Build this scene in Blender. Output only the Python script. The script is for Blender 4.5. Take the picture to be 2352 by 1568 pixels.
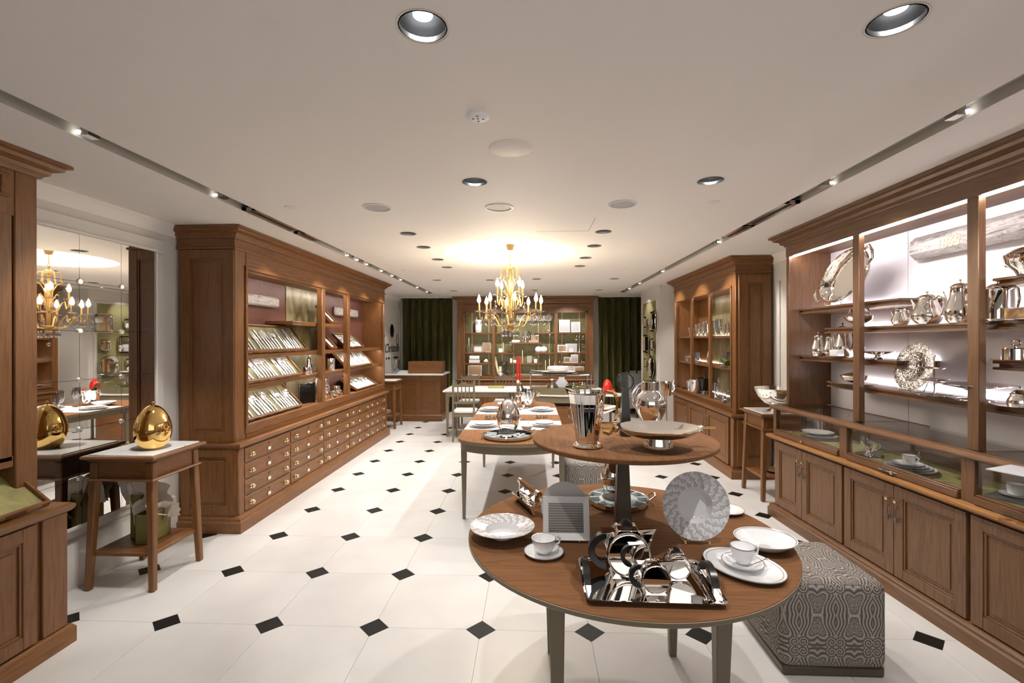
import bpy, bmesh, math, random
from math import sin, cos, pi, radians as R
from mathutils import Vector, Matrix
random.seed(7)
for o in list(bpy.data.objects): bpy.data.objects.remove(o)
SC = bpy.context.scene; COL = SC.collection
# ---------------------------------------------------------------- camera, world, exposure
F, YAW, ROL, HZ, CH = 1088.75, .04156, -.00213, 780.14, 1.6072
cam = bpy.data.objects.new('camera', bpy.data.cameras.new('camera')); COL.objects.link(cam)
cam.data.sensor_width = 36; cam.data.lens = F/2352*36; cam.data.shift_y = -3.86/2352
cam.data.clip_start = .02
cam.matrix_world = Matrix.Translation((0, 0, CH)) @ Matrix.Rotation(YAW, 4, 'Z') @ Matrix.Rotation(pi/2, 4, 'X') @ Matrix.Rotation(ROL, 4, 'Z')
SC.camera = cam
w = bpy.data.worlds.new('world'); SC.world = w; w.use_nodes = True
w.node_tree.nodes['Background'].inputs[0].default_value = (1, .93, .85, 1)
w.node_tree.nodes['Background'].inputs[1].default_value = .15
vs = SC.view_settings; vs.view_transform = 'Standard'; vs.look = 'None'; vs.gamma = 1; vs.use_curve_mapping = False
vs.exposure = 0.40
SC.cycles.max_bounces = 8; SC.cycles.transparent_max_bounces = 16; SC.cycles.glossy_bounces = 5
SC.cycles.transmission_bounces = 8; SC.cycles.caustics_reflective = False; SC.cycles.caustics_refractive = False
SC.cycles.sample_clamp_indirect = 6
CZ = 2.56   # ceiling height
def _ray(px, py):
    a, b = (px-1176)/F, (py-HZ)/F
    c, s = cos(ROL), sin(ROL); u, v = c*a+s*b, -s*a+c*b
    c, s = cos(YAW), sin(YAW); return Vector((c*u-s, s*u+c, -v))
def at_z(px, py, z): d = _ray(px, py); return Vector((0, 0, CH)) + d*((z-CH)/d.z)
def at_y(px, py, y): d = _ray(px, py); return Vector((0, 0, CH)) + d*(y/d.y)
def at_x(px, py, x): d = _ray(px, py); return Vector((0, 0, CH)) + d*(x/d.x)
# ---------------------------------------------------------------- lamps of the shop and one added fill
def lamp(kind, name, loc, power, color=(1, .93, .84), target=None, size=.05, angle=90, blend=.5, sx=None):
    l = bpy.data.lights.new(name, kind); o = bpy.data.objects.new(name, l); COL.objects.link(o)
    l.energy = power; l.color = color; o.location = loc
    if kind == 'SPOT': l.spot_size = R(angle); l.spot_blend = blend; l.shadow_soft_size = size
    elif kind == 'POINT': l.shadow_soft_size = size
    else:
        l.size = size
        if sx: l.shape = 'RECTANGLE'; l.size_y = sx
    if target is not None:
        o.rotation_euler = (Vector(target)-Vector(loc)).to_track_quat('-Z', 'Y').to_euler()
    return o
BIG = [(971, 62), (2058, 48), (1090, 418), (1632, 415)]
MID = [(937.5, 536.6), (1386, 532), (972.7, 567.7), (1365, 564.7), (1005.4, 595.8), (1345, 592), (1026.3, 613.7), (1332, 611)]
FAR = [(1003.4, 643.3), (1232.4, 640.7), (1411, 640), (1042, 668), (1376, 665.7), (1229, 666), (1126, 643)]
WARM = (1, .95, .90)
for i, p in enumerate(BIG):
    c = at_z(*p, CZ); pw = (42, 48, 52, 52)[i]
    lamp('SPOT', 'downlight_lamp', (c.x, c.y, CZ-.01), pw, WARM, (c.x, c.y+.02, 0), .02, 95, .35)
for p in MID:
    c = at_z(*p, CZ); lamp('SPOT', 'downlight_lamp', (c.x, c.y, CZ-.01), 46, WARM, (c.x, c.y, 0), .03, 100, .5)
for p in FAR:
    c = at_z(*p, CZ); lamp('SPOT', 'downlight_lamp', (c.x, c.y, CZ-.01), 48, WARM, (c.x, c.y, 0), .03, 100, .5)
# spots in the two ceiling slots, aimed at the cabinets
for y in (2.6, 4.3, 5.4, 6.1, 6.9, 7.7, 9.0):
    lamp('SPOT', 'track_spot_lamp', (-2.06, y, CZ+.0), 38, WARM, (-2.75, y+.15, 1.0 if y > 4 else .8), .02, 75, .6)
for y in (2.2, 3.1, 4.0, 5.6, 6.6, 7.6, 9.0):
    lamp('SPOT', 'track_spot_lamp', (1.82, y, CZ+.0), 40 if y < 8 else 14, WARM, (2.55, y+.1, 1.55 if y < 8 else 1.2), .02, 75, .6)
for x in (-.9, -.1, .8):
    lamp('SPOT', 'track_spot_lamp', (x, 9.6, CZ-.01), 65, WARM, (x, 10.6, 1.2), .02, 80, .6)
lamp('SPOT', 'track_spot_lamp', (-2.06, 2.75, CZ), 45, WARM, (-2.6, 3.15, .87), .015, 55, .5)
# added soft fill lamp behind the camera, before the closed front wall
lamp('AREA', 'added_front_fill', (0, -1.0, 1.9), 14, (.95, .97, 1), (0, 4, 1.4), 3.2, sx=1.6)

# ---------------------------------------------------------------- materials
MATS = {}
def nt(name):
    m = bpy.data.materials.new(name); m.use_nodes = True; MATS[name] = m
    return m, m.node_tree.nodes, m.node_tree.links, m.node_tree.nodes['Principled BSDF']
def plain(name, col, rough=.5, metal=0, emit=0, coat=0, spec=.5, sheen=0, bump=0, bscale=200):
    m, n, l, p = nt(name)
    p.inputs['Base Color'].default_value = (*col, 1); p.inputs['Roughness'].default_value = rough
    p.inputs['Metallic'].default_value = metal; p.inputs['Specular IOR Level'].default_value = spec
    if coat: p.inputs['Coat Weight'].default_value = coat; p.inputs['Coat Roughness'].default_value = .08
    if sheen: p.inputs['Sheen Weight'].default_value = sheen
    if emit: p.inputs['Emission Color'].default_value = (*col, 1); p.inputs['Emission Strength'].default_value = emit
    if bump:
        t = n.new('ShaderNodeTexNoise'); t.inputs['Scale'].default_value = bscale
        tc = n.new('ShaderNodeTexCoord'); l.new(tc.outputs['Object'], t.inputs['Vector'])
        b = n.new('ShaderNodeBump'); b.inputs['Strength'].default_value = bump; b.inputs['Distance'].default_value = .01
        l.new(t.outputs[0], b.inputs['Height']); l.new(b.outputs[0], p.inputs['Normal'])
    return m
def ramp(n, stops):
    r = n.new('ShaderNodeValToRGB'); e = r.color_ramp.elements
    while len(e) < len(stops): e.new(.5)
    for i, (p, c) in enumerate(stops): e[i].position = p; e[i].color = (*c, 1)
    return r
def math_n(n, l, op, a, b=None, c=None):
    m = n.new('ShaderNodeMath'); m.operation = op
    for i, v in enumerate((a, b, c)):
        if v is None: continue
        if isinstance(v, (int, float)): m.inputs[i].default_value = v
        else: l.new(v, m.inputs[i])
    return m.outputs[0]
def wood(name, c1, c2, axis='z', rough=.38, scale=1):
    m, n, l, p = nt(name)
    tc = n.new('ShaderNodeTexCoord'); mp = n.new('ShaderNodeMapping'); l.new(tc.outputs['Object'], mp.inputs[0])
    long = .55*scale; s = {'x': (long, 9*scale, 9*scale), 'y': (9*scale, long, 9*scale), 'z': (9*scale, 9*scale, long)}[axis]
    mp.inputs['Scale'].default_value = s
    oi = n.new('ShaderNodeObjectInfo'); va = n.new('ShaderNodeVectorMath'); va.operation = 'ADD'
    mu = math_n(n, l, 'MULTIPLY', oi.outputs['Random'], 40.0); l.new(mp.outputs[0], va.inputs[0]); l.new(mu, va.inputs[1])
    t1 = n.new('ShaderNodeTexNoise'); t1.inputs['Scale'].default_value = 1.6; t1.inputs['Detail'].default_value = 5; t1.inputs['Distortion'].default_value = 1.2
    t2 = n.new('ShaderNodeTexNoise'); t2.inputs['Scale'].default_value = 14; t2.inputs['Detail'].default_value = 3
    l.new(va.outputs[0], t1.inputs['Vector']); l.new(va.outputs[0], t2.inputs['Vector'])
    w1 = math_n(n, l, 'SINE', math_n(n, l, 'MULTIPLY', t1.outputs[0], 34.0))
    a = math_n(n, l, 'MULTIPLY_ADD', w1, .09, math_n(n, l, 'MULTIPLY', t2.outputs[0], .7))
    a = math_n(n, l, 'ADD', a, .14)
    r = ramp(n, [(.2, c2), (.5, c1), (.85, tuple(min(1, v*1.22) for v in c1))]); l.new(a, r.inputs[0])
    l.new(r.outputs[0], p.inputs['Base Color']); p.inputs['Roughness'].default_value = rough
    b = n.new('ShaderNodeBump'); b.inputs['Strength'].default_value = .18; b.inputs['Distance'].default_value = .004
    l.new(t2.outputs[0], b.inputs['Height']); l.new(b.outputs[0], p.inputs['Normal'])
    return m
OC1, OC2 = (.188, .079, .024), (.108, .041, .011)
oak = {a: wood('oak_'+a, OC1, OC2, a) for a in 'xyz'}
oakd = {a: wood('walnut_'+a, (.175, .076, .026), (.118, .047, .015), a, 2.6) for a in 'xyz'}
oakr = {a: wood('brown_oak_'+a, (.150, .072, .031), (.088, .038, .015), a) for a in 'xyz'}
oak_gold = wood('golden_oak', (.33, .155, .052), (.18, .075, .022), 'x', .3)
red_oak = wood('red_oak_back', (.13, .052, .035), (.085, .032, .022), 'z', .45)
def mottled(name, stops, scale, rough=.4, metal=0, detail=6, dist=1.0, stretch=(1, 1, 1), bump=0, emit=0):
    m, n, l, p = nt(name)
    tc = n.new('ShaderNodeTexCoord'); mp = n.new('ShaderNodeMapping'); l.new(tc.outputs['Object'], mp.inputs[0]); mp.inputs['Scale'].default_value = stretch
    t = n.new('ShaderNodeTexNoise'); t.inputs['Scale'].default_value = scale; t.inputs['Detail'].default_value = detail; t.inputs['Distortion'].default_value = dist
    l.new(mp.outputs[0], t.inputs['Vector']); r = ramp(n, stops); l.new(t.outputs[0], r.inputs[0]); l.new(r.outputs[0], p.inputs['Base Color'])
    p.inputs['Roughness'].default_value = rough; p.inputs['Metallic'].default_value = metal
    if bump:
        b = n.new('ShaderNodeBump'); b.inputs['Strength'].default_value = bump; b.inputs['Distance'].default_value = .01
        l.new(t.outputs[0], b.inputs['Height']); l.new(b.outputs[0], p.inputs['Normal'])
    return m
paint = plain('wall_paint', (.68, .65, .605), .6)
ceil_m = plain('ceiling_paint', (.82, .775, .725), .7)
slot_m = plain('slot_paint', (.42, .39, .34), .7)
trimw = plain('white_trim', (.70, .675, .64), .45)
backwhite = plain('white_back_panel', (.86, .83, .88), .5)
tile_m = mottled('cream_stone', [(.3, (.60, .585, .57)), (.55, (.65, .64, .625)), (.8, (.68, .67, .66))], 2.2, .3, 0, 4, .6)
tile_k = plain('black_stone', (.008, .008, .007), .45, spec=.2)
grout = plain('grout', (.55, .52, .48), .8)
marble = mottled('white_marble', [(.24, (.35, .37, .38)), (.33, (.74, .75, .74)), (.40, (.88, .88, .87)), (1, (.92, .92, .91))], 3.0, .18, 0, 8, 2.2, (1, 2.2, 1))
stone = mottled('veined_stone', [(.30, (.07, .065, .065)), (.40, (.30, .28, .27)), (.46, (.50, .47, .45)), (.50, (.24, .22, .21)), (.53, (.52, .49, .46)), (.66, (.38, .36, .35)), (.8, (.55, .52, .5))], 6.0, .55, 0, 9, 1.2, (.8, 4.5, 4.5), .3)
silver = plain('polished_silver', (.92, .895, .86), .045, 1)
silver2 = mottled('hammered_silver', [(.4, (.35, .33, .34)), (.5, (.9, .87, .88)), (1, (.95, .93, .93))], 60, .12, 1, 3, 1, (1, 4, 1), .5)
brush = plain('brushed_steel', (.62, .6, .57), .28, 1)
gold = plain('polished_gold', (.93, .62, .22), .06, 1)
brass = plain('aged_brass', (.72, .58, .36), .25, 1)
cutm = plain('cutlery_silver', (.92, .92, .94), .26, .85)
giltp = plain('gilt_paint', (.40, .25, .09), .34, .7)
porc = plain('white_porcelain', (.86, .86, .87), .14, coat=.4)
porcp = plain('grey_print', (.62, .61, .61), .18, coat=.4)
greyline = plain('grey_line', (.28, .28, .29), .2, coat=.3)
cream = plain('cream_wax', (.85, .75, .5), .4)
redwax = plain('red_wax', (.55, .018, .008), .3)
redgl = plain('red_lacquer', (.78, .02, .01), .08, coat=1)
black = plain('black_resin', (.012, .011, .011), .28)
satin = plain('satin_silver', (.88, .85, .82), .16, 1)
taupe3 = plain('very_dark_olive_lacquer', (.022, .02, .013), .3)
dark = plain('dark_interior', (.02, .018, .016), .4)
blackglass = plain('black_glass', (.006, .006, .006), .05)
taupe = plain('taupe_lacquer', (.19, .155, .10), .35)
taupe2 = plain('dark_taupe_lacquer', (.085, .068, .045), .35)
wpaper = plain('white_card', (.86, .86, .87), .6)
tissue = plain('tissue_paper', (.74, .66, .57), .75, bump=.4, bscale=30)
bagg = plain('olive_paper', (.21, .175, .05), .5)
beigep = plain('beige_picture', (.40, .28, .18), .3)
greyp = plain('grey_picture', (.55, .55, .58), .3)
chairf = plain('pale_seat_fabric', (.66, .65, .63), .9, bump=.3)
armch = plain('grey_velvet', (.27, .26, .27), .8, sheen=.8)
linen = plain('white_linen', (.82, .82, .84), .8, bump=.15, bscale=300)
liner = mottled('olive_liner', [(.3, (.23, .21, .07)), (.55, (.36, .33, .12)), (.8, (.46, .43, .19))], 9, .55, 0, 6, 1)
olive = mottled('antiqued_olive_panel', [(.28, (.07, .055, .022)), (.42, (.20, .17, .08)), (.55, (.32, .28, .15)), (.75, (.46, .41, .25))], 3.2, .3, .15, 6, 1.2, (1, 1, .6))
suede = mottled('olive_suede', [(.3, (.11, .10, .038)), (.6, (.17, .155, .065)), (.9, (.23, .21, .10))], 5, .6, 0, 6, 1)
wallgreen = mottled('green_lacquer_panel', [(.3, (.28, .25, .11)), (.6, (.38, .35, .17)), (.9, (.46, .43, .23))], 3, .3, 0, 3, .5)
velvet = mottled('green_velvet', [(.3, (.045, .040, .008)), (.55, (.10, .092, .02)), (.85, (.20, .185, .055))], 6, .8, 0, 5, 1, (3, 3, .3))
velvet.node_tree.nodes['Principled BSDF'].inputs['Sheen Weight'].default_value = .5
velvet.node_tree.nodes['Principled BSDF'].inputs['Sheen Tint'].default_value = (.5, .55, .2, 1)
def emitm(name, col, s):
    m, n, l, p = nt(name); e = n.new('ShaderNodeEmission'); e.inputs[0].default_value = (*col, 1); e.inputs[1].default_value = s
    l.new(e.outputs[0], n['Material Output'].inputs[0]); n.remove(p); return m
led = emitm('led_strip_light', (1, .96, 1), 24)
ledtop = emitm('front_led_strip', (1, .96, .98), 75)
ledlc = emitm('tray_light_strip', (1, .94, .9), 40)
ledw = emitm('warm_led_strip_light', (1, .9, .8), 17)
bulb = emitm('candle_bulb_light', (1, .84, .62), 150)
disc = emitm('painted_cove_glow', (1, .93, .82), 4.5)  # glow put into the dome top in place of hidden cove lighting
lampface = emitm('downlight_lens_light', (.9, .95, 1), 9)
lampsm = emitm('small_spot_lens', (1, .97, .92), 5)
def glassm(name, tint=(1, 1, 1), spec=1.0, alpha=.93):
    m, n, l, p = nt(name)
    t = n.new('ShaderNodeBsdfTransparent'); t.inputs[0].default_value = (*[c*alpha for c in tint], 1)
    g = n.new('ShaderNodeBsdfGlossy'); g.inputs['Roughness'].default_value = .02
    lw = n.new('ShaderNodeLayerWeight'); lw.inputs[0].default_value = .5
    f = math_n(n, l, 'MULTIPLY', math_n(n, l, 'MULTIPLY_ADD', math_n(n, l, 'POWER', lw.outputs['Facing'], 5.0), .96, .04), spec)
    f = math_n(n, l, 'MINIMUM', f, 1.0)
    mx = n.new('ShaderNodeMixShader'); l.new(f, mx.inputs[0]); l.new(t.outputs[0], mx.inputs[1]); l.new(g.outputs[0], mx.inputs[2])
    l.new(mx.outputs[0], n['Material Output'].inputs[0]); n.remove(p); return m
glass = glassm('window_glass')
crystal = glassm('cut_crystal', (.96, .97, .98), 4.5, .86)
mirror = plain('mirror_silvering', (.80, .79, .77), .012, 1)
trans_acr = glassm('clear_acrylic', (1, 1, 1), 1.6, .97)
pot_gl = glassm('clear_pot_glass', (.95, .93, .9), 3.0, .9)
# printed leaf ring of the plates: overlapping scales drawn in polar coordinates
def leafplate(name, r0, r1, petals=30):
    m, n, l, p = nt(name)
    tc = n.new('ShaderNodeTexCoord'); sx = n.new('ShaderNodeSeparateXYZ'); l.new(tc.outputs['Object'], sx.inputs[0])
    r = math_n(n, l, 'SQRT', math_n(n, l, 'ADD', math_n(n, l, 'MULTIPLY', sx.outputs[0], sx.outputs[0]), math_n(n, l, 'MULTIPLY', sx.outputs[1], sx.outputs[1])))
    a = math_n(n, l, 'MULTIPLY', math_n(n, l, 'ARCTAN2', sx.outputs[1], sx.outputs[0]), petals/(2*pi))
    v = math_n(n, l, 'MULTIPLY', math_n(n, l, 'SUBTRACT', r, r0), 2.6/(r1-r0))
    row = math_n(n, l, 'FLOOR', v); fv = math_n(n, l, 'FRACT', v)
    u = math_n(n, l, 'FRACT', math_n(n, l, 'ADD', math_n(n, l, 'ADD', a, 100.0), math_n(n, l, 'MULTIPLY', row, .5)))
    du = math_n(n, l, 'ABSOLUTE', math_n(n, l, 'SUBTRACT', u, .5))
    edge = math_n(n, l, 'SUBTRACT', .5, math_n(n, l, 'MULTIPLY', math_n(n, l, 'MULTIPLY', fv, fv), .5))
    d = math_n(n, l, 'ABSOLUTE', math_n(n, l, 'SUBTRACT', du, edge))
    line = math_n(n, l, 'LESS_THAN', d, .035)
    line2 = math_n(n, l, 'LESS_THAN', du, .02)
    inside = math_n(n, l, 'MULTIPLY', math_n(n, l, 'LESS_THAN', du, edge), math_n(n, l, 'LESS_THAN', u, .5))
    ring = math_n(n, l, 'GREATER_THAN', r, r0)
    shade = math_n(n, l, 'ADD', math_n(n, l, 'MULTIPLY', inside, .45), math_n(n, l, 'MAXIMUM', line, line2))
    shade = math_n(n, l, 'MULTIPLY', math_n(n, l, 'MINIMUM', shade, 1.0), ring)
    rr = ramp(n, [(0, (.74, .74, .75)), (.45, (.52, .51, .52)), (1, (.34, .32, .33))]); l.new(shade, rr.inputs[0])
    l.new(rr.outputs[0], p.inputs['Base Color']); p.inputs['Roughness'].default_value = .15; p.inputs['Coat Weight'].default_value = .4
    return m
leafm = leafplate('leaf_print_porcelain', .075, .14, 18)
def paisley():
    m, n, l, p = nt('paisley_fabric')
    tc = n.new('ShaderNodeTexCoord'); sx = n.new('ShaderNodeSeparateXYZ'); l.new(tc.outputs['Object'], sx.inputs[0])
    X, Y, Z = sx.outputs
    g = n.new('ShaderNodeNewGeometry'); ns = n.new('ShaderNodeSeparateXYZ'); vt = n.new('ShaderNodeVectorTransform'); vt.vector_type = 'NORMAL'; vt.convert_to = 'OBJECT'
    l.new(g.outputs['Normal'], vt.inputs[0]); l.new(vt.outputs[0], ns.inputs[0])
    nx = math_n(n, l, 'GREATER_THAN', math_n(n, l, 'ABSOLUTE', ns.outputs[0]), .7)
    nz = math_n(n, l, 'GREATER_THAN', math_n(n, l, 'ABSOLUTE', ns.outputs[2]), .7)
    def mixf(f, a, b): return math_n(n, l, 'ADD', math_n(n, l, 'MULTIPLY', a, math_n(n, l, 'SUBTRACT', 1.0, f)), math_n(n, l, 'MULTIPLY', b, f))
    U = mixf(nx, X, Y); V = mixf(nz, Z, Y)
    P = .17
    uu = math_n(n, l, 'PINGPONG', math_n(n, l, 'ADD', U, 2.04+.085), P/2)      # 0..P/2, mirrored
    vv = math_n(n, l, 'PINGPONG', math_n(n, l, 'ADD', V, 3.0), .15)
    # teardrop: distance with a bend that curls the tip
    bx = math_n(n, l, 'ADD', uu, math_n(n, l, 'MULTIPLY', math_n(n, l, 'SINE', math_n(n, l, 'MULTIPLY', vv, 42.0)), .016))
    dx = math_n(n, l, 'SUBTRACT', bx, .012); dy = math_n(n, l, 'MULTIPLY', math_n(n, l, 'SUBTRACT', vv, .055), .62)
    d1 = math_n(n, l, 'SQRT', math_n(n, l, 'ADD', math_n(n, l, 'MULTIPLY', dx, dx), math_n(n, l, 'MULTIPLY', dy, dy)))
    ex = math_n(n, l, 'SUBTRACT', uu, .066); ey = math_n(n, l, 'SUBTRACT', vv, .128)
    d2 = math_n(n, l, 'SQRT', math_n(n, l, 'ADD', math_n(n, l, 'MULTIPLY', ex, ex), math_n(n, l, 'MULTIPLY', ey, ey)))
    ang = math_n(n, l, 'ARCTAN2', ey, ex)
    sp = math_n(n, l, 'SINE', math_n(n, l, 'ADD', math_n(n, l, 'MULTIPLY', d2, 520.0), ang))
    b1 = math_n(n, l, 'SINE', math_n(n, l, 'MULTIPLY', d1, 430.0))
    near2 = math_n(n, l, 'LESS_THAN', d2, .03)
    bands = mixf(near2, b1, sp)
    cv = n.new('ShaderNodeCombineXYZ'); l.new(uu, cv.inputs[0]); l.new(vv, cv.inputs[1])
    vo = n.new('ShaderNodeTexVoronoi'); vo.inputs['Scale'].default_value = 95; l.new(cv.outputs[0], vo.inputs['Vector'])
    vo2 = n.new('ShaderNodeTexVoronoi'); vo2.inputs['Scale'].default_value = 260; l.new(cv.outputs[0], vo2.inputs['Vector'])
    f1 = math_n(n, l, 'SINE', math_n(n, l, 'MULTIPLY', vo.outputs['Distance'], 22.0))
    inside = math_n(n, l, 'LESS_THAN', d1, .026)
    a = mixf(inside, math_n(n, l, 'ADD', math_n(n, l, 'MULTIPLY', bands, .65), math_n(n, l, 'MULTIPLY', f1, .3)), math_n(n, l, 'MULTIPLY', f1, .8))
    a = math_n(n, l, 'ADD', math_n(n, l, 'MULTIPLY', a, .38), .5)
    a = math_n(n, l, 'SUBTRACT', a, math_n(n, l, 'MULTIPLY', math_n(n, l, 'LESS_THAN', vo2.outputs['Distance'], .25), .22))
    rr = ramp(n, [(.1, (.055, .045, .038)), (.45, (.15, .13, .115)), (.62, (.33, .30, .27)), (.9, (.46, .42, .38))]); l.new(a, rr.inputs[0])
    l.new(rr.outputs[0], p.inputs['Base Color']); p.inputs['Roughness'].default_value = .85
    return m
paisl = paisley()
def weave():
    m, n, l, p = nt('grey_scale_print')
    tc = n.new('ShaderNodeTexCoord'); sx = n.new('ShaderNodeSeparateXYZ'); l.new(tc.outputs['Object'], sx.inputs[0])
    a = math_n(n, l, 'SINE', math_n(n, l, 'MULTIPLY', math_n(n, l, 'ADD', sx.outputs[0], math_n(n, l, 'MULTIPLY', sx.outputs[2], .6)), 520.0))
    b = math_n(n, l, 'SINE', math_n(n, l, 'MULTIPLY', math_n(n, l, 'SUBTRACT', sx.outputs[0], math_n(n, l, 'MULTIPLY', sx.outputs[2], .6)), 520.0))
    c = math_n(n, l, 'MULTIPLY_ADD', math_n(n, l, 'MULTIPLY', a, b), .5, .5)
    rr = ramp(n, [(.2, (.10, .09, .08)), (.7, (.24, .22, .2)), (.95, (.5, .48, .45))]); l.new(c, rr.inputs[0]); l.new(rr.outputs[0], p.inputs['Base Color'])
    p.inputs['Roughness'].default_value = .2; return m
weavem = weave()

# ---------------------------------------------------------------- mesh helpers
class MB:
    def __init__(s): s.bm = bmesh.new()
    def _f(s, vs):
        try: return s.bm.faces.new(vs)
        except ValueError: return None
    def hexa(s, P):
        v = [s.bm.verts.new(p) for p in P]
        for q in ((0, 3, 2, 1), (4, 5, 6, 7), (0, 1, 5, 4), (1, 2, 6, 5), (2, 3, 7, 6), (3, 0, 4, 7)): s._f([v[i] for i in q])
        return s
    def box(s, x0, x1, y0, y1, z0, z1):
        return s.hexa([(x0, y0, z0), (x1, y0, z0), (x1, y1, z0), (x0, y1, z0), (x0, y0, z1), (x1, y0, z1), (x1, y1, z1), (x0, y1, z1)])
    def ext(s, poly, axis, a0, a1):
        f = {'x': lambda p, a: (a, p[0], p[1]), 'y': lambda p, a: (p[0], a, p[1]), 'z': lambda p, a: (p[0], p[1], a)}[axis]
        A = [s.bm.verts.new(f(p, a0)) for p in poly]; B = [s.bm.verts.new(f(p, a1)) for p in poly]; n = len(poly)
        s._f(A); s._f(B)
        for i in range(n): s._f([A[i], A[(i+1) % n], B[(i+1) % n], B[i]])
        return s
    def lathe(s, prof, seg=24, c=(0, 0, 0), sx=1, sy=1):
        rings = []
        for r, z in prof:
            if r < 1e-6: rings.append([s.bm.verts.new((c[0], c[1], c[2]+z))])
            else: rings.append([s.bm.verts.new((c[0]+sx*r*cos(2*pi*k/seg), c[1]+sy*r*sin(2*pi*k/seg), c[2]+z)) for k in range(seg)])
        for a, b in zip(rings, rings[1:]):
            for k in range(seg):
                q = [a[k % len(a)], a[(k+1) % len(a)], b[(k+1) % len(b)], b[k % len(b)]]; u = []
                for v in q:
                    if v not in u: u.append(v)
                if len(u) > 2: s._f(u)
        for rg, fl in ((rings[0], 1), (rings[-1], 0)):
            pass
        return s
    def tube(s, pts, r, seg=8, closed=False, cap=True):
        pts = [Vector(p) for p in pts]; n = len(pts); rr = r if isinstance(r, (list, tuple)) else [r]*n; rings = []; up = None
        for i, p in enumerate(pts):
            a = pts[(i-1) % n] if (i or closed) else p; b = pts[(i+1) % n] if (i < n-1 or closed) else p
            t = (b-a).normalized()
            if up is None: up = Vector((0, 0, 1)) if abs(t.z) < .9 else Vector((1, 0, 0))
            x = t.cross(up)
            if x.length < 1e-4: x = t.cross(Vector((0, 1, 0)))
            x.normalize(); y = x.cross(t).normalized(); up = y
            rings.append([s.bm.verts.new(p+x*rr[i]*cos(2*pi*k/seg)+y*rr[i]*sin(2*pi*k/seg)) for k in range(seg)])
        m = n if closed else n-1
        for i in range(m):
            a, b = rings[i], rings[(i+1) % n]
            for k in range(seg): s._f([a[k], a[(k+1) % seg], b[(k+1) % seg], b[k]])
        if cap and not closed: s._f(rings[0]); s._f(rings[-1])
        return s
    def ball(s, c, r, seg=12, n=8, sz=1):
        return s.lathe([(r*sin(pi*i/n), -r*sz*cos(pi*i/n)) for i in range(n+1)], seg, c)
    def mould(s, path, prof, closed=False):
        """sweep an (outward offset, z) profile along a polyline in xy with mitred corners; outward is to the right of travel"""
        P = [Vector(p).to_2d() if len(p) > 2 else Vector(p) for p in path]; n = len(P); rings = []
        for i, p in enumerate(P):
            d0 = (p-P[i-1]).normalized() if (i or closed) else None; d1 = (P[(i+1) % n]-p).normalized() if (i < n-1 or closed) else None
            n0 = Vector((d0.y, -d0.x)) if d0 else None; n1 = Vector((d1.y, -d1.x)) if d1 else None
            m = n1 if n0 is None else n0 if n1 is None else (n0+n1)/max(.2, 1+n0.dot(n1))
            rings.append([s.bm.verts.new((p.x+m.x*o, p.y+m.y*o, z)) for o, z in prof])
        k = len(prof)
        for i in range(n if closed else n-1):
            a, b = rings[i], rings[(i+1) % n]
            for j in range(k): s._f([a[j], a[(j+1) % k], b[(j+1) % k], b[j]])
        if not closed: s._f(rings[0]); s._f(rings[-1])
        return s
    def xf(s, M, start=0):
        s.bm.verts.ensure_lookup_table(); bmesh.ops.transform(s.bm, matrix=M, verts=s.bm.verts[start:]); return s
    def n(s): return len(s.bm.verts)
    def mesh(s, name, mat, bev=0, smooth=True, angle=.7):
        bm = s.bm
        if bev: bmesh.ops.bevel(bm, geom=bm.edges[:], offset=bev, segments=1, affect='EDGES', clamp_overlap=True)
        bmesh.ops.recalc_face_normals(bm, faces=bm.faces[:])
        if smooth:
            for f in bm.faces: f.smooth = True
            for e in bm.edges:
                if len(e.link_faces) == 2 and e.calc_face_angle(0) > angle: e.smooth = False
        me = bpy.data.meshes.new(name); bm.to_mesh(me); bm.free()
        for m in (mat if isinstance(mat, (list, tuple)) else [mat]): me.materials.append(m)
        return me
def O(name, mb, mat, parent=None, loc=None, rot=None, bev=0, label=None, angle=.7):
    me = mb if isinstance(mb, bpy.types.Mesh) else mb.mesh(name, mat, bev, True, angle)
    o = bpy.data.objects.new(name, me); COL.objects.link(o)
    if parent: o.parent = parent
    if loc: o.location = loc
    if rot: o.rotation_euler = rot
    if label: o['label'] = label
    return o
def tag(o, label, cat, group=None):
    o['label'] = label; o['category'] = cat
    if group: o['group'] = group
    return o
def T(name, label, cat, loc=(0, 0, 0), rz=0, group=None, rot=None):
    o = bpy.data.objects.new(name, None); COL.objects.link(o); o.empty_display_size = .05
    o.location = loc; o.rotation_euler = rot or (0, 0, rz); return tag(o, label, cat, group)
def ST(name, mb, mat, parent=None, **k):
    o = O(name, mb, mat, parent, **k)
    if not parent: o['kind'] = 'structure'
    return o
def dup(root, loc, rz=None, label=None, group=None, rot=None):
    r = root.copy(); COL.objects.link(r); r.location = loc
    if rz is not None: r.rotation_euler = (0, 0, rz)
    if rot is not None: r.rotation_euler = rot
    if label: r['label'] = label
    if group: r['group'] = group
    for ch in list(root.children):
        c = ch.copy(); COL.objects.link(c); c.parent = r
        for g in ch.children:
            d = g.copy(); COL.objects.link(d); d.parent = c
    return r
def one(name, label, cat, mb, mat, loc, rz=0, group=None, bev=0, rot=None, angle=.7):
    return tag(O(name, mb, mat, None, loc, rot or (0, 0, rz), bev, angle=angle), label, cat, group)
# ================================================================ SETTING
WL, WR, WB, WF = -3.0, 2.78, 10.75, -1.3
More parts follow.
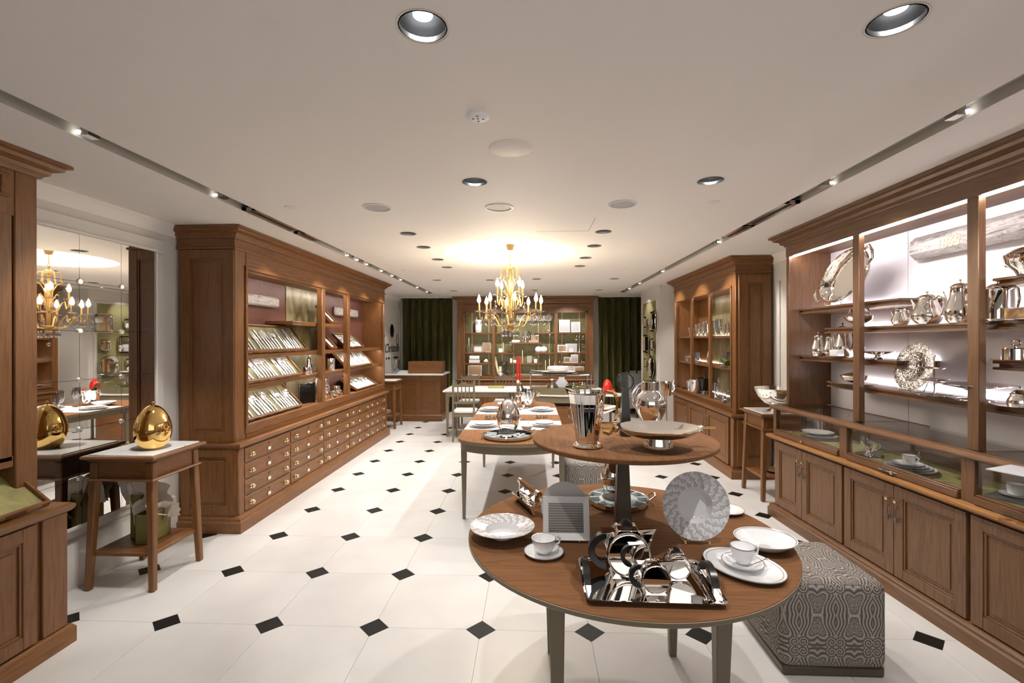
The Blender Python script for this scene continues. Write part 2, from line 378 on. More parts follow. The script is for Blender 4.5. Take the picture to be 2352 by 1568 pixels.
# floor slab with stone tiles and black insets, every one a piece of its own
fl = ST('floor', MB().box(WL-.2, WR+1.2, WF, WB+.1, -.06, -.012), grout)
S = .6
def octo(h, c):
    return [(-h+c, -h), (h-c, -h), (h, -h+c), (h, h-c), (h-c, h), (-h+c, h), (-h, h-c), (-h, -h+c)]
tile_me = MB().ext(octo(.2992, .0825), 'z', -.012, 0).mesh('tile', tile_m)
ins_me = MB().ext([(-.081, 0), (0, -.081), (.081, 0), (0, .081)], 'z', -.012, -.0004).mesh('inset_tile', tile_k)
for j in range(-6, 11):
    for i in range(-5, 6):
        o = O('tile', tile_me, None, fl, ((i+.5-.4758)*S, (j+.5+4.367)*S, 0), (0, 0, random.choice((0, pi/2, pi))))
        o.name = 'tile'
for j in range(-6, 12):
    for i in range(-5, 7):
        x, y = (i-.4758)*S, (j+4.367)*S
        if 1.0 < y < 10.7: O('inset_tile', ins_me, None, fl, (x, y, 0))
ST('floor_behind_camera', MB().box(WL-.2, WR+.2, WF, .13+.0, -.012, 0), tile_m)
# ceiling with recesses for slots, downlights, speakers and the round cove
X0, X1 = -2.12, -2.01; X2, X3 = 1.77, 1.88; SE = 9.62
HOLES = []
for p, r in [(p, .075) for p in BIG]+[(p, .072) for p in MID]+[(p, .07) for p in FAR]:
    c = at_z(*p, CZ); HOLES.append((c.x, c.y, r))
COVE = (-.24, 5.22, .72)
def flat_with_holes(x0, x1, y0, y1, holes, z):
    bm = bmesh.new(); edges = []
    def loop(pts):
        v = [bm.verts.new((x, y, z)) for x, y in pts]
        for i in range(len(v)): edges.append(bm.edges.new((v[i], v[(i+1) % len(v)])))
    loop([(x0, y0), (x1, y0), (x1, y1), (x0, y1)])
    for x, y, r in holes:
        n = 48 if r > .3 else 24; loop([(x+r*cos(2*pi*k/n), y+r*sin(2*pi*k/n)) for k in range(n)])
    bmesh.ops.triangle_fill(bm, edges=edges, use_beauty=True)
    m = MB(); m.bm = bm; return m
cl = flat_with_holes(X1, X2, WF, WB+.1, HOLES+[COVE], CZ)
cl.box(WL-.2, X0, WF, WB+.1, CZ, CZ+.02); cl.box(X3, WR+1.2, WF, WB+.1, CZ, CZ+.02)
cl.box(X0, X1, SE, WB+.1, CZ, CZ+.02); cl.box(X2, X3, SE, WB+.1, CZ, CZ+.02)
cl.box(WL-.2, WR+1.2, WF, WB+.1, CZ+.2, CZ+.22)
ceil = ST('ceiling', cl, ceil_m)
# slot linings with a floor of their own, air diffusers, small square spot housings
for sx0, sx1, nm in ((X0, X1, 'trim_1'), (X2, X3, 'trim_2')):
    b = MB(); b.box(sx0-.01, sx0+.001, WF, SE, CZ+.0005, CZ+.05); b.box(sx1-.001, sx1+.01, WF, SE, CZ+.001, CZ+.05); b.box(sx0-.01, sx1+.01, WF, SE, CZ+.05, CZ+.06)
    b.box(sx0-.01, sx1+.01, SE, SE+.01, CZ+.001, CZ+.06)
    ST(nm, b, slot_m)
ring = MB()
n = 48; cx, cy, cr = COVE
for (r, z0, z1) in ((cr, CZ-.0, CZ+.12),):
    ring.lathe([(r, z0), (r, z1), (r+.02, z1), (r+.02, z0)], 48, (cx, cy, 0))
ST('trim_3', ring, ceil_m)
dl = T('ceiling_dome', 'large round dome recessed in ceiling above the chandelier, its cove light painted as glow', 'ceiling dome', (cx, cy, CZ+.12))
O('diffuser', MB().lathe([(0, -.004), (cr-.004, -.004), (cr-.004, .004), (0, .004)], 48), disc, dl)  # recess top made to glow as if cove-lit; not a backlit panel
def downlight(x, y, r, label, group=None, big=False):
    t = T('downlight', label, 'downlight', (x, y, CZ), 0, group)
    O('baffle', MB().lathe([(r, 0), (r*.98, .012), (r*.62, .09), (r*.45, .10), (r*.45, .105), (r*.66, .10), (r+.004, .012), (r+.004, .001)], 24), dark, t)
    O('rim', MB().lathe([(r+.006, -.001), (r+.006, .003), (r-.004, .014), (r-.004, -.001)], 24), brush if big else taupe2, t)
    O('lens', MB().lathe([(0, .035), (r*.40, .035), (r*.40, .09), (0, .09)], 20), lampface, t)
    return t
names = ['large black downlight with bright lens at top centre of ceiling', 'large black downlight with bright lens at top right corner of ceiling',
         'round black downlight in mid ceiling left of the round speakers', 'round black downlight in mid ceiling above the right wall cabinets']
for i, p in enumerate(BIG): c = at_z(*p, CZ); downlight(c.x, c.y, .075, names[i], None, True)
mn = ['left', 'right']; rown = ['nearest', 'second', 'third', 'farthest']
for i, p in enumerate(MID):
    c = at_z(*p, CZ); downlight(c.x, c.y, .072, 'black downlight, %s in the row %s of the glowing ceiling dome' % (rown[i//2], mn[i % 2]))
fn = ['leftmost', 'third', 'rightmost']
fl_l = ['far downlight left of the chandelier bulbs', 'far downlight just right of the chandelier column', 'far downlight above the right green curtain', 'rearmost small downlight at ceiling left above the left curtain',
        'rearmost small downlight at ceiling right beside the ceiling slot', 'rearmost small downlight behind the chandelier on its right', 'far downlight half hidden behind the chandelier on its left']
for i, p in enumerate(FAR): c = at_z(*p, CZ); downlight(c.x, c.y, .07, fl_l[i])
for px, lab in ((867, 'leftmost'), (1147, 'middle'), (1430, 'rightmost')):
    c = at_z(px, 476 if px != 1430 else 468, CZ); t = T('ceiling_speaker', '%s of three round white grille speakers in mid ceiling' % lab, 'speaker', (c.x, c.y, CZ))
    O('rim', MB().lathe([(.102, 0), (.1, -.006), (.088, -.008), (.086, 0)], 32), trimw, t)
    O('grille', MB().lathe([(0, -.003), (.086, -.003), (.086, .002), (0, .002)], 32), plain('grille_grey', (.45, .43, .42), .6) if px == 867 else MATS['grille_grey'], t)
c = at_z(1098, 266, CZ); t = T('smoke_detector', 'white disc detector with a red dot and small black marks', 'smoke detector', (c.x, c.y, CZ))
O('housing', MB().lathe([(0, -.012), (.04, -.012), (.048, -.006), (.049, 0), (0, 0)], 32), wpaper, t)
O('indicator', MB().lathe([(0, -.0135), (.007, -.0135), (.007, -.01), (0, -.01)], 12, (0, -.022, 0)), redwax, t, label='red indicator dot')
for a, b in ((-.02, 0), (0, .0), (.022, .005), (0, .025)): O('sensor', MB().box(a-.005, a+.004, b-.003, b+.003, -.0135, -.01), black, t)
for px, py, r, lab in ((1173, 341, .11, 'flush round blank cover plate in ceiling above the speakers'), (668, 476, .043, 'small white round cap near the left ceiling slot'), (1639, 464, .043, 'small white round cap near the right ceiling slot'),
                       (929, 621, .04, 'tiny round ceiling cap left of chandelier at the rear'), (1434, 617, .04, 'tiny round ceiling cap right of chandelier at the rear')):
    c = at_z(px, py, CZ); one('ceiling_disc', lab, 'ceiling cap', MB().lathe([(0, -.004), (r*.93, -.004), (r, -.001), (r, .0), (0, .0)], 32), plain('cap_white', (.78, .73, .68), .6) if px == 1173 else MATS['cap_white'], (c.x, c.y, CZ))
a, b, c = at_z(1232, 530, CZ), at_z(1352, 530, CZ), at_z(1368, 500, CZ)
b_ = MB(); b_.box(a.x, b.x, b.y-.003, b.y+.003, CZ-.0008, CZ+.001); b_.box(b.x-.002, b.x+.002, c.y, b.y, CZ-.0008, CZ+.001); ST('trim_4', b_, plain('hatch_joint', (.25, .22, .2), .8))
# air diffusers inside the slots
def diffuser(x0, x1, y0, y1, lab):
    t = T('air_diffuser', lab, 'air vent', ((x0+x1)/2, y0, CZ+.0)); W = (x1-x0)/2; L = y1-y0
    O('frame', MB().box(-W, -W+.035, 0, L, 0, .02).box(W-.035, W, 0, L, 0, .02).box(-W, W, 0, .02, 0, .02).box(-W, W, L-.02, L, 0, .02), brush, t)
    O('blade', MB().box(-.006, .006, .02, L-.02, .004, .02), dark, t)
    O('duct', MB().box(-W+.03, W-.03, .02, L-.02, .03, .035), blackglass, t)
a, b, c, d = at_z(592, 482, CZ).y, at_z(690, 530, CZ).y, at_z(702, 536, CZ).y, at_z(738, 553, CZ).y
diffuser(X0, X1, a, b, 'long dark air diffuser in the left ceiling slot'); diffuser(X0, X1, c, d, 'short dark air diffuser in the left ceiling slot')
a, b = at_z(1820, 466, CZ).y, at_z(1676, 545, CZ).y
diffuser(X2, X3, a, (a+b)/2+.08, 'nearer dark air diffuser in the right ceiling slot'); diffuser(X2, X3, (a+b)/2+.12, b, 'farther dark air diffuser in the right ceiling slot')
# spot heads in slots
def spot(x, y, s, lab, grp):
    t = T('track_spotlight', lab, 'spotlight', (x, y, CZ+.02), 0, grp)
    O('housing', MB().box(-.02, .02, -.03, .03, -.02, .03), brush, t)
    O('lens', MB().lathe([(0, -.0), (.017, 0), (.017, .01), (0, .01)], 16, (s*.030, -.02, -.010)), lampsm, t)
OR2 = 'nearest second third fourth fifth sixth seventh eighth ninth farthest'.split()
for i, (px, py) in enumerate(((215, 315), (510, 455), (800, 590), (820, 600), (842, 610), (885, 625), (905, 636), (929, 645), (965, 662), (993, 672))):
    c = at_z(px, py, CZ); spot(-2.065, c.y, -1, '%s small spotlight sunk in the left ceiling slot' % OR2[i], 'spotlights of the left slot')
for i, (px, py) in enumerate(((2200, 270), (1900, 428), (1640, 560), (1515, 626), (1465, 653), (1440, 665))):
    c = at_z(px, py, CZ); spot(1.825, c.y, 1, '%s small spotlight sunk in the right ceiling slot' % OR2[i], 'spotlights of the right slot')
c = at_z(1332, 676, CZ)
# ---- walls
def prof_crown(z, h=.09, d=.07): return [(0, z-h), (.012, z-h), (.02, z-h*.7), (d*.6, z-h*.3), (d, z-h*.12), (d, z), (0, z)]
base_prof = [(0, 0), (.035, 0), (.035, .17), (.026, .185), (.026, .26), (.02, .275), (.02, .30), (.0, .315)]
wl = MB(); wl.box(WL-.1, WL, WF, 2.36, 0, CZ); wl.box(WL-.1, WL, 3.6, WB, 0, CZ); wl.box(WL-.1, WL, 2.36, 3.6, 2.3, CZ); wl.box(WL-.1, WL, 2.36, 3.6, 0, .4); wl.box(WL-.1, WL-.03, 2.36, 3.6, .4, 2.3)
ST('wall_left', wl, paint)
ST('wall_right', MB().box(WR, WR+.1, WF, 9.75, 0, CZ).box(WR+1.0, WR+1.1, 9.75, WB, 0, CZ).box(WR+.1, WR+1.0, 9.7, 9.75, 0, CZ), paint)
ST('wall_back', MB().box(WL-.1, WR+1.1, WB, WB+.1, 0, CZ), paint)
ST('wall_front', MB().box(WL-.1, WR+.1, WF-.1, WF, 0, CZ), paint)
ST('wall_pillar', MB().box(2.226, WR, 8.36, 9.75, 0, CZ), paint)
m = MB(); m.mould([(WL, WF), (WL, WB)], prof_crown(CZ)); ST('trim_5', m, ceil_m)
m = MB(); m.mould([(WR, 8.35), (WR, 4.6)], prof_crown(CZ)); ST('trim_6', m, ceil_m)
m = MB(); m.mould([(WL, 2.2), (WL, 3.85)], base_prof); ST('baseboard_left', m, trimw)
m = MB(); m.mould([(WL, 8.05), (WL, WB)], base_prof); ST('baseboard_left_rear', m, trimw)
m = MB(); m.mould([(WR, 5.5), (WR, 4.6)], base_prof); ST('baseboard_right', m, trimw)
def frame_mould(name, x, y0, y1, z0, z1, s, wd=.04, th=.015, mat=trimw):
    b = MB()
    for a0, a1, c0, c1 in ((y0, y1, z0, z0+wd), (y0, y1, z1-wd, z1), (y0, y0+wd, z0+wd, z1-wd), (y1-wd, y1, z0+wd, z1-wd)): b.box(min(x, x+s*th), max(x, x+s*th), a0, a1, c0, c1)
    return ST(name, b, mat, bev=.004)
frame_mould('trim_7', WL, 2.24, 3.71, .33, 2.41, 1, .11, .03)
frame_mould('trim_8', WL, 2.35, 3.62, .385, 2.325, 1, .022, .06)
frame_mould('trim_9', WL, 8.5, 10.66, .9, 2.32, 1)
frame_mould('trim_10', WR, 4.68, 5.05, .4, 2.3, -1); frame_mould('trim_11', WR, 5.12, 5.46, .4, 2.3, -1)
# pillar: framed green panel with hanging trays
frame_mould('trim_12', 2.226, 8.47, 9.62, .3, 2.36, -1, .05, .02)
ST('trim_13', MB().box(2.214, 2.225, 8.5, 9.6, .34, 2.32), wallgreen)
def hang_tray(px, py, w, h, lab, oval=False, handles=False):
    c = at_x(px, py, 2.19); t = T('serving_tray', lab, 'tray', (c.x, c.y, c.z), -pi/2)
    # local: front faces -y, width x, height z
    if oval:
        b = MB().lathe([(.0, 0), (.78, 0), (.86, .02), (1, .03), (1, .024), (.85, .012), (.78, -.008), (0, -.008)], 32, sx=w/2, sy=h/2); b.xf(Matrix.Rotation(pi/2, 4, 'X'))
    else:
        b = MB(); r = min(w, h)*.16
        def rr(W, H, q): return [(sx*(W-q)+q*cos(a), sz*(H-q)+q*sin(a)) for sx, sz, a0 in ((1, 1, 0), (-1, 1, pi/2), (-1, -1, pi), (1, -1, 1.5*pi)) for a in [a0+k*pi/8 for k in range(5)]]
        A = [rr(w/2-.035, h/2-.035, r*.6), rr(w/2-.025, h/2-.025, r*.7), rr(w/2, h/2, r), rr(w/2, h/2, r)]; ys = (0, -.012, -.022, -.014)
        rings = [[b.bm.verts.new((p[0], y, p[1])) for p in ring] for ring, y in zip(A, ys)]
        b._f(rings[0]); k = len(rings[0])
        for q, s_ in zip(rings, rings[1:]):
            for i in range(k): b._f([q[i], q[(i+1) % k], s_[(i+1) % k], s_[i]])
    O('plate', b, silver, t)
    if handles:
        for s in (-1, 1): O('handle', MB().tube([(s*(w/2-.01), -.02, -.05), (s*(w/2+.045), -.035, -.04), (s*(w/2+.045), -.035, .04), (s*(w/2-.01), -.02, .05)], .007, 8), silver, t)
hang_tray(1501, 738, .40, .36, 'large square silver tray with ring handles hanging on green pillar panel', handles=True)
hang_tray(1484, 740, .22, .21, 'small square silver tray at upper left of green pillar panel')
hang_tray(1485, 789, .42, .34, 'large plain silver tray in middle left of green pillar panel')
hang_tray(1500, 791, .22, .22, 'small square silver tray in middle right of green pillar panel')
hang_tray(1484, 833, .16, .17, 'smallest silver tray at lower left of green pillar panel')
hang_tray(1498, 842, .44, .42, 'oval silver platter hanging at bottom of green pillar panel', True)
# mirror of small panes with round clips
mr = T('wall_mirror', 'floor length wall mirror of square panes between the two left cabinets', 'mirror', (-2.978, 2.35, .386))
pw_, ph_ = .3165, .3215
pane = MB().box(0, .006, .0012, pw_-.0012, .0012, ph_-.0012).mesh('pane', mirror, smooth=False)
for i in range(4):
    for j in range(6): O('pane', pane, None, mr, (.022, i*pw_-.008, j*ph_))
clip = MB().lathe([(0, 0), (.018, 0), (.018, .006), (.015, .009), (0, .009)], 20).xf(Matrix.Rotation(pi/2, 4, 'Y')).mesh('clip', brush)
for i in (1, 2, 3):
    for j in range(1, 6): O('clip', clip, None, mr, (.028, i*pw_-.008, j*ph_))
# curtains
def curtain(x0, x1, y, lab, seed, folds):
    rnd = random.Random(seed); N = 220; ph = [rnd.uniform(0, 6.28) for _ in range(4)]; b = MB(); rows = []
    zs = [.01, .3, .7, 1.1, 1.5, 1.9, 2.2, 2.4, 2.535]
    for z in zs:
        t = z/2.53; amp = .085*(1-.4*t); row = []
        for i in range(N+1):
            u = i/N; a = u*folds*2*pi
            off = amp*sin(a+ph[0]+.5*sin(u*9+ph[1])+.25*sin(z*1.7+u*20)) + .022*(1-t*.3)*sin(a*2.3+ph[2]+z*.6) + .02*sin(u*17+ph[3])
            row.append(b.bm.verts.new((x0+(x1-x0)*u+.012*sin(a*1.7+z), y+off, z)))
        rows.append(row)
    for r0, r1 in zip(rows, rows[1:]):
        for i in range(N): b._f([r0[i], r0[i+1], r1[i+1], r1[i]])
    bmesh.ops.solidify(b.bm, geom=b.bm.faces[:], thickness=.006)
    return one('curtain', lab, 'curtain', b, velvet, (0, 0, 0), angle=3)
curtain(-2.93, -1.80, 10.60, 'floor length green velvet curtain at left of the rear cabinet', 3, 7)
curtain(1.47, 3.1, 10.60, 'floor length green velvet curtain at right of the rear cabinet', 5, 10)
ST('trim_14', MB().box(WL+.04, -1.72, 10.48, 10.72, 2.545, 2.56).box(1.46, WR+1, 10.48, 10.72, 2.545, 2.56), trimw)
# lettering on the left wall by the checkout: emblem disc and script
we = T('wall_sign', 'black oval emblem and black script lettering on the white left wall', 'sign', (WL+.004, 10.05, 1.55))
O('emblem', MB().lathe([(0, 0), (.125, 0), (.125, .008), (0, .008)], 32, sx=1.15).xf(Matrix.Rotation(pi/2, 4, 'Y')).xf(Matrix.Translation((0, 0, .255))), black, we)
def text(name, body, size, mat, parent, loc, rot, shear=0, ext=.0006, align='CENTER'):
    cu = bpy.data.curves.new(name, 'FONT'); cu.body = body; cu.size = size; cu.extrude = ext; cu.align_x = align; cu.shear = shear; cu.materials.append(mat)
    tmp = bpy.data.objects.new('tmp', cu); COL.objects.link(tmp); dg = bpy.context.evaluated_depsgraph_get(); dg.update()
    me = bpy.data.meshes.new_from_object(tmp.evaluated_get(dg)); bpy.data.objects.remove(tmp)
    o = bpy.data.objects.new(name, me); COL.objects.link(o); o.parent = parent; o.location = loc; o.rotation_euler = rot; return o
rt = (pi/2, 0, pi/2)
text('script_lettering', 'Christofle', .26, black, we, (.002, .03, -.20), rt, .35, .001)
for y0, n_ in ((-.42, 3), (-.28, 5), (.12, 9), (.36, 4)):
    O('small_lettering', [MB().box(-.001, .001, y0+.026*k, y0+.026*k+.018, -.34, -.34+.03+.008*((k*7) % 3)) for k in range(1)][0] if 0 else (lambda b: ([b.box(-.001, .001, y0+.026*k, y0+.026*k+.017, -.345, -.31+.006*((k*7) % 3)) for k in range(n_)], b)[1])(MB()), black, we)
O('flourish', MB().tube([(0, .42+.09*cos(a), .05+.13*sin(a)) for a in [k*.35 for k in range(22)]], .004, 6), black, we)
O('flourish', MB().tube([(0, -.42+.10*cos(a), .05+.12*sin(a)) for a in [k*.3 for k in range(4, 20)]], .004, 6), black, we)
O('flourish', MB().tube([(0, .03*cos(a), -.33+.03*sin(a)) for a in [k*.5 for k in range(13)]], .003, 6), black, we)
# ================================================================ CABINETS (local frame: width +x, depth +y behind the front, front faces -y)
OX, OY, OZ = oak['x'], oak['y'], oak['z']
def cornice(x0, x1, y0, y1, zb, zt, d=.10):
    h = zt-zb
    prof = [(0, zb), (.012, zb), (.016, zb+h*.12), (d*.35, zb+h*.25), (d*.4, zb+h*.45), (d*.75, zb+h*.6), (d*.8, zb+h*.78), (d, zb+h*.84), (d, zt), (-.02, zt), (-.02, zb)]
    return MB().mould([(x0, y1), (x0, y0), (x1, y0), (x1, y1)], prof)
def band(x0, x1, y0, y1, z0, z1, d): return MB().mould([(x0, y1), (x0, y0), (x1, y0), (x1, y1)], [(-.02, z0), (d*.6, z0), (d, z0+(z1-z0)*.35), (d, z1-(z1-z0)*.2), (d*.7, z1), (-.02, z1)])
def door_mb(w, h, fr=.065, th=.022):
    """framed door: front at y=-th, hinge side x=0"""
    b = MB(); b.box(0, fr, -th, 0, 0, h).box(w-fr, w, -th, 0, 0, h).box(fr, w-fr, -th, 0, 0, fr).box(fr, w-fr, -th, 0, h-fr, h)
    return b
def panel_mb(w, h, fr=.065, th=.02):
    b = MB(); b.box(fr-.002, w-fr+.002, -th*.35, 0, fr-.002, h-fr+.002)
    g = .012
    for x0, x1, z0, z1 in ((fr, fr+g, fr, h-fr), (w-fr-g, w-fr, fr, h-fr), (fr+g, w-fr-g, fr, fr+g), (fr+g, w-fr-g, h-fr-g, h-fr)): b.box(x0, x1, -th*.8, -th*.3, z0, z1)
    g2 = .035
    b.box(fr+g2, w-fr-g2, -th*.6, -th*.3, fr+g2, h-fr-g2)
    return b
def door(parent, x, y, z, w, h, knob=None, name='door', key=False, fr=.065):
    d = O(name, door_mb(w-.004, h, fr), OZ, parent, (x+.002, y, z), bev=.002)
    O('panel', panel_mb(w-.004, h, fr), OZ, d, bev=.0015)
    if knob:
        kx = knob*(w-.004)
        O('knob', MB().lathe([(0, 0), (.006, 0), (.005, .012), (.011, .018), (.011, .026), (0, .03)], 14).xf(Matrix.Rotation(pi/2, 4, 'X')), brass, d, (kx, -.02, h-.09))
        if key: O('key', MB().box(-.002, .002, -.02, -.016, -.05, 0).box(-.011, .011, -.021, -.015, -.08, -.05).tube([(0, -.018, 0), (0, -.004, .004)], .003, 6), taupe2, d, (kx, -.02, h-.14))
    return d
def side_panel(parent, w, h, loc, rz, fr=.09):
    o = O('side_panel', door_mb(w, h, fr, .024), OZ, parent, loc, (0, 0, rz), bev=.002); O('panel', panel_mb(w, h, fr, .022), OZ, o, bev=.0015); return o
# ---- drawer cabinet along the left wall
LC = T('display_cabinet', 'long oak wall cabinet of brass-knobbed drawers under open cutlery shelves', 'cabinet', (-2.46, 3.88, 0), pi/2)
Wd = 4.06; DP = .53
O('plinth', MB().mould([(0, DP), (0, 0), (Wd, 0), (Wd, DP)], [(-.03, 0), (.045, 0), (.045, .085), (.03, .098), (.03, .115), (.006, .135), (-.03, .135)]), OX, LC)
O('carcass', MB().box(.014, Wd, .02, DP, .02, .70), OZ, LC)
O('corner_post', MB().box(-.005, .06, -.004, .05, .12, .70), OZ, LC, bev=.008); O('corner_post', MB().box(Wd-.06, Wd+.005, -.004, .05, .12, .70), OZ, LC, bev=.008)
O('ledge', MB().mould([(0, DP), (0, 0), (Wd, 0), (Wd, DP)], [(-.06, .70), (.012, .70), (.03, .712), (.036, .728), (.03, .742), (.012, .748), (-.06, .748)]), OX, LC)
dw = .775; rh = .1395; z0 = .138
b = MB()
for i in range(6): b.box(.063+i*dw-.012, .063+i*dw+.012, .0, .02, .13, .70)
for j in range(5): b.box(.05, Wd-.05, .002, .02, z0+j*rh-.008, z0+j*rh+.003)
O('drawer_frame', b, OX, LC)
dr_me = MB().box(0, dw-.034, -.006, .02, 0, rh-.018).mesh('drawer', OX, .003)
kn_me = MB().lathe([(0, .0), (.023, 0), (.023, .004), (.011, .006), (.009, .012), (.019, .018), (.021, .026), (.015, .034), (0, .037)], 18).xf(Matrix.Rotation(pi/2, 4, 'X')).mesh('knob', brass)
lb_me = MB().box(-.022, .022, -.004, 0, 0, .026).box(-.026, .026, -.006, -.002, -.004, 0).box(-.026, .026, -.006, -.002, .026, .03).box(-.026, -.022, -.006, -.002, 0, .026).box(.022, .026, -.006, -.002, 0, .026).mesh('label_holder', brass)
cd_me = MB().box(-.019, .019, -.0055, -.004, .002, .024).mesh('label_card', wpaper)
kh_me = MB().lathe([(0, 0), (.009, 0), (.009, .003), (0, .003)], 12).xf(Matrix.Rotation(pi/2, 4, 'X')).mesh('keyhole', dark)
for i in range(5):
    for j in range(4):
        d = O('drawer', dr_me, None, LC, (.063+i*dw+.017, 0, z0+j*rh+.006))
        for kx in (.085, dw-.034-.085): O('knob', kn_me, None, d, (kx, -.006, .055))
        O('label_holder', lb_me, None, d, (dw/2-.017, -.006, .028)); O('label_card', cd_me, None, d, (dw/2-.017, -.006, .028)); O('keyhole', kh_me, None, d, (dw/2-.017, -.006, .092))
# upper part, front set back to y=.03
UF = .03
O('back_panel', MB().box(.05, Wd-.05, .40, .42, .80, 2.30), red_oak, LC)
O('olive_panel', MB().box(1.52, 2.36, .392, .402, .87, 2.26), olive, LC)
O('side_wall', MB().box(.014, .16, UF+.004, DP, .748, 2.40), OZ, LC, bev=.003); O('front_post', MB().box(0, .058, UF, .06, .748, 2.4), OZ, LC, bev=.003); O('side_wall', MB().box(Wd-.07, Wd, UF, DP, .748, 2.40), OZ, LC, bev=.003)
b = MB(); b.box(.16, Wd-.07, UF, .09, .748, .80); b.box(.16, Wd-.07, UF+.05, .40, .80, .865); b.box(.14, Wd-.05, UF-.006, .06, .79, .87); O('bottom_rail', b, OX, LC, bev=.003)
b = MB(); b.box(.16, Wd-.07, UF, .42, 2.24, 2.40); b.box(.16, Wd-.07, UF+.005, UF+.02, 2.205, 2.24); O('head_rail', b, OX, LC)
b = MB(); b.box(.14, .172, UF-.012, UF+.02, .85, 2.25).box(Wd-.082, Wd-.05, UF-.012, UF+.02, .85, 2.25).box(.14, Wd-.05, UF-.012, UF+.02, 2.225, 2.26); O('opening_trim', b, OX, LC, bev=.004)
O('frieze_bead', band(0, Wd, UF, DP, 2.375, 2.395, .014), OX, LC)
O('frieze', MB().box(0, Wd, UF, DP, 2.395, 2.48), OX, LC); O('cornice', cornice(0, Wd, UF, DP, 2.465, 2.556), OX, LC)
for x in (1.655, 2.435): O('mullion', MB().box(x, x+.085, UF-.004, UF+.06, .865, 2.245), OZ, LC, bev=.004)
def shelf(parent, x0, x1, y0, y1, z, th=.028, mat=None, groove=False, lip=0):
    if groove: m = MB().box(x0, x1, y0, y1, z-.013, z).box(x0, x1, y0, y1, z-.045, z-.032).box(x0+.02, x1-.02, y0+.015, y1, z-.034, z-.011)
    else: m = MB().box(x0, x1, y0, y1, z-th, z)
    if lip: m.box(x0, x1, y0, y0+.008, z-th-lip, z-th)
    return O('shelf', m, mat or OX, parent, bev=0 if groove else .003)
shelf(LC, .162, Wd-.07, .09, .40, 1.482, lip=.014); shelf(LC, .162, Wd-.07, .09, .40, 1.212, lip=.014)
shelf(LC, 1.10, 2.43, .10, .40, 1.815, .035, lip=.010)
for x0, x1, z in ((.17, 1.6, 1.448), (1.75, Wd-.1, 1.448), (.17, 1.6, 1.178), (1.75, Wd-.1, 1.178), (.17, Wd-.1, 2.234)):
    O('light_strip', MB().box(x0, x1, .10 if z < 2 else .053, .112 if z < 2 else .062, z-.003, z+.004), ledlc, LC)
side_panel(LC, .47, .565, (.012, .49, .135), -pi/2, .075); side_panel(LC, .455, 1.62, (.012, .49, .75), -pi/2, .075)
# marble name bars mounted on the back
def bar(name, lab, loc, L, H, D, rz, mat=stone):
    q = .02; return one(name, lab, 'plaque', MB().box(0, L, -D, 0, 0, H), mat, loc, rz, bev=q)
bar('stone_plaque', 'veined stone bar plaque behind the left bay of the drawer cabinet', (-2.862, 4.25, 1.965), .94, .115, .05, pi/2)
bar('stone_plaque', 'veined stone bar plaque behind the right bays of the drawer cabinet', (-2.862, 6.70, 1.965), .90, .125, .05, pi/2)

# ---- cabinet at the near left edge (only its end shows)
NC = T('display_cabinet', 'oak cabinet with counter and glazed upper part at the near left edge', 'cabinet', (-2.47, .3, 0), pi/2)
W2 = 2.12
O('plinth', MB().mould([(0, .5), (0, 0), (W2, 0), (W2, .5)], [(-.03, 0), (.026, 0), (.026, .08), (.012, .10), (-.03, .10)]), OX, NC)
O('carcass', MB().box(0, W2, .012, .52, .02, .70), OZ, NC)
O('counter', MB().mould([(0, .52), (0, 0), (W2, 0), (W2, .52)], [(-.3, .702), (.008, .702), (.022, .715), (.026, .735), (.012, .746), (-.3, .746)]).box(.2, W2-.2, .2, .52, .702, .7455), OX, NC)
for x, ww in ((1.36, .60), (.76, .60), (.16, .6)): door(NC, x, .012, .11, ww, .585)
O('corner_post', MB().box(W2-.13, W2, -.004, .05, .10, .70), OZ, NC, bev=.004)
u = .14
O('upper_side', MB().box(W2-.13, W2-.02, u, .52, .746, 2.47), OZ, NC, bev=.004); O('upper_side', MB().box(0, .1, u, .52, .746, 2.47), OZ, NC, bev=.004)
O('upper_back', MB().box(.1, W2-.13, .46, .5, .746, 2.47), red_oak, NC)
O('upper_head', MB().box(.1, W2-.13, u+.004, u+.46-.14, 2.24, 2.47), OZ, NC); O('upper_frame', MB().box(W2-.22, W2-.135, u+.006, u+.05, 1.0, 2.44).box(.1, .2, u+.006, u+.05, 1.0, 2.44).box(.1, W2-.13, u+.006, u+.05, .97, 1.03).box(.1, W2-.13, u+.006, u+.05, 2.26, 2.44), OZ, NC, bev=.005)
O('top_moulding', MB().box(1.0, W2-.16, u-.012, u+.01, 2.325, 2.34).box(1.0, W2-.16, u-.012, u+.01, 2.425, 2.44).box(W2-.20, W2-.18, u-.012, u+.01, 2.335, 2.43), OX, NC, bev=.004)
O('pane', MB().box(.2, W2-.22, u+.02, u+.026, 1.03, 2.26), glass, NC)
O('cornice', cornice(0, W2-.02, u, .52, 2.465, 2.556), OX, NC)
O('shelf', MB().box(.1, W2-.13, u+.06, .46, 1.04, 1.06).box(.1, W2-.13, u+.06, .46, 1.5, 1.52), OX, NC)
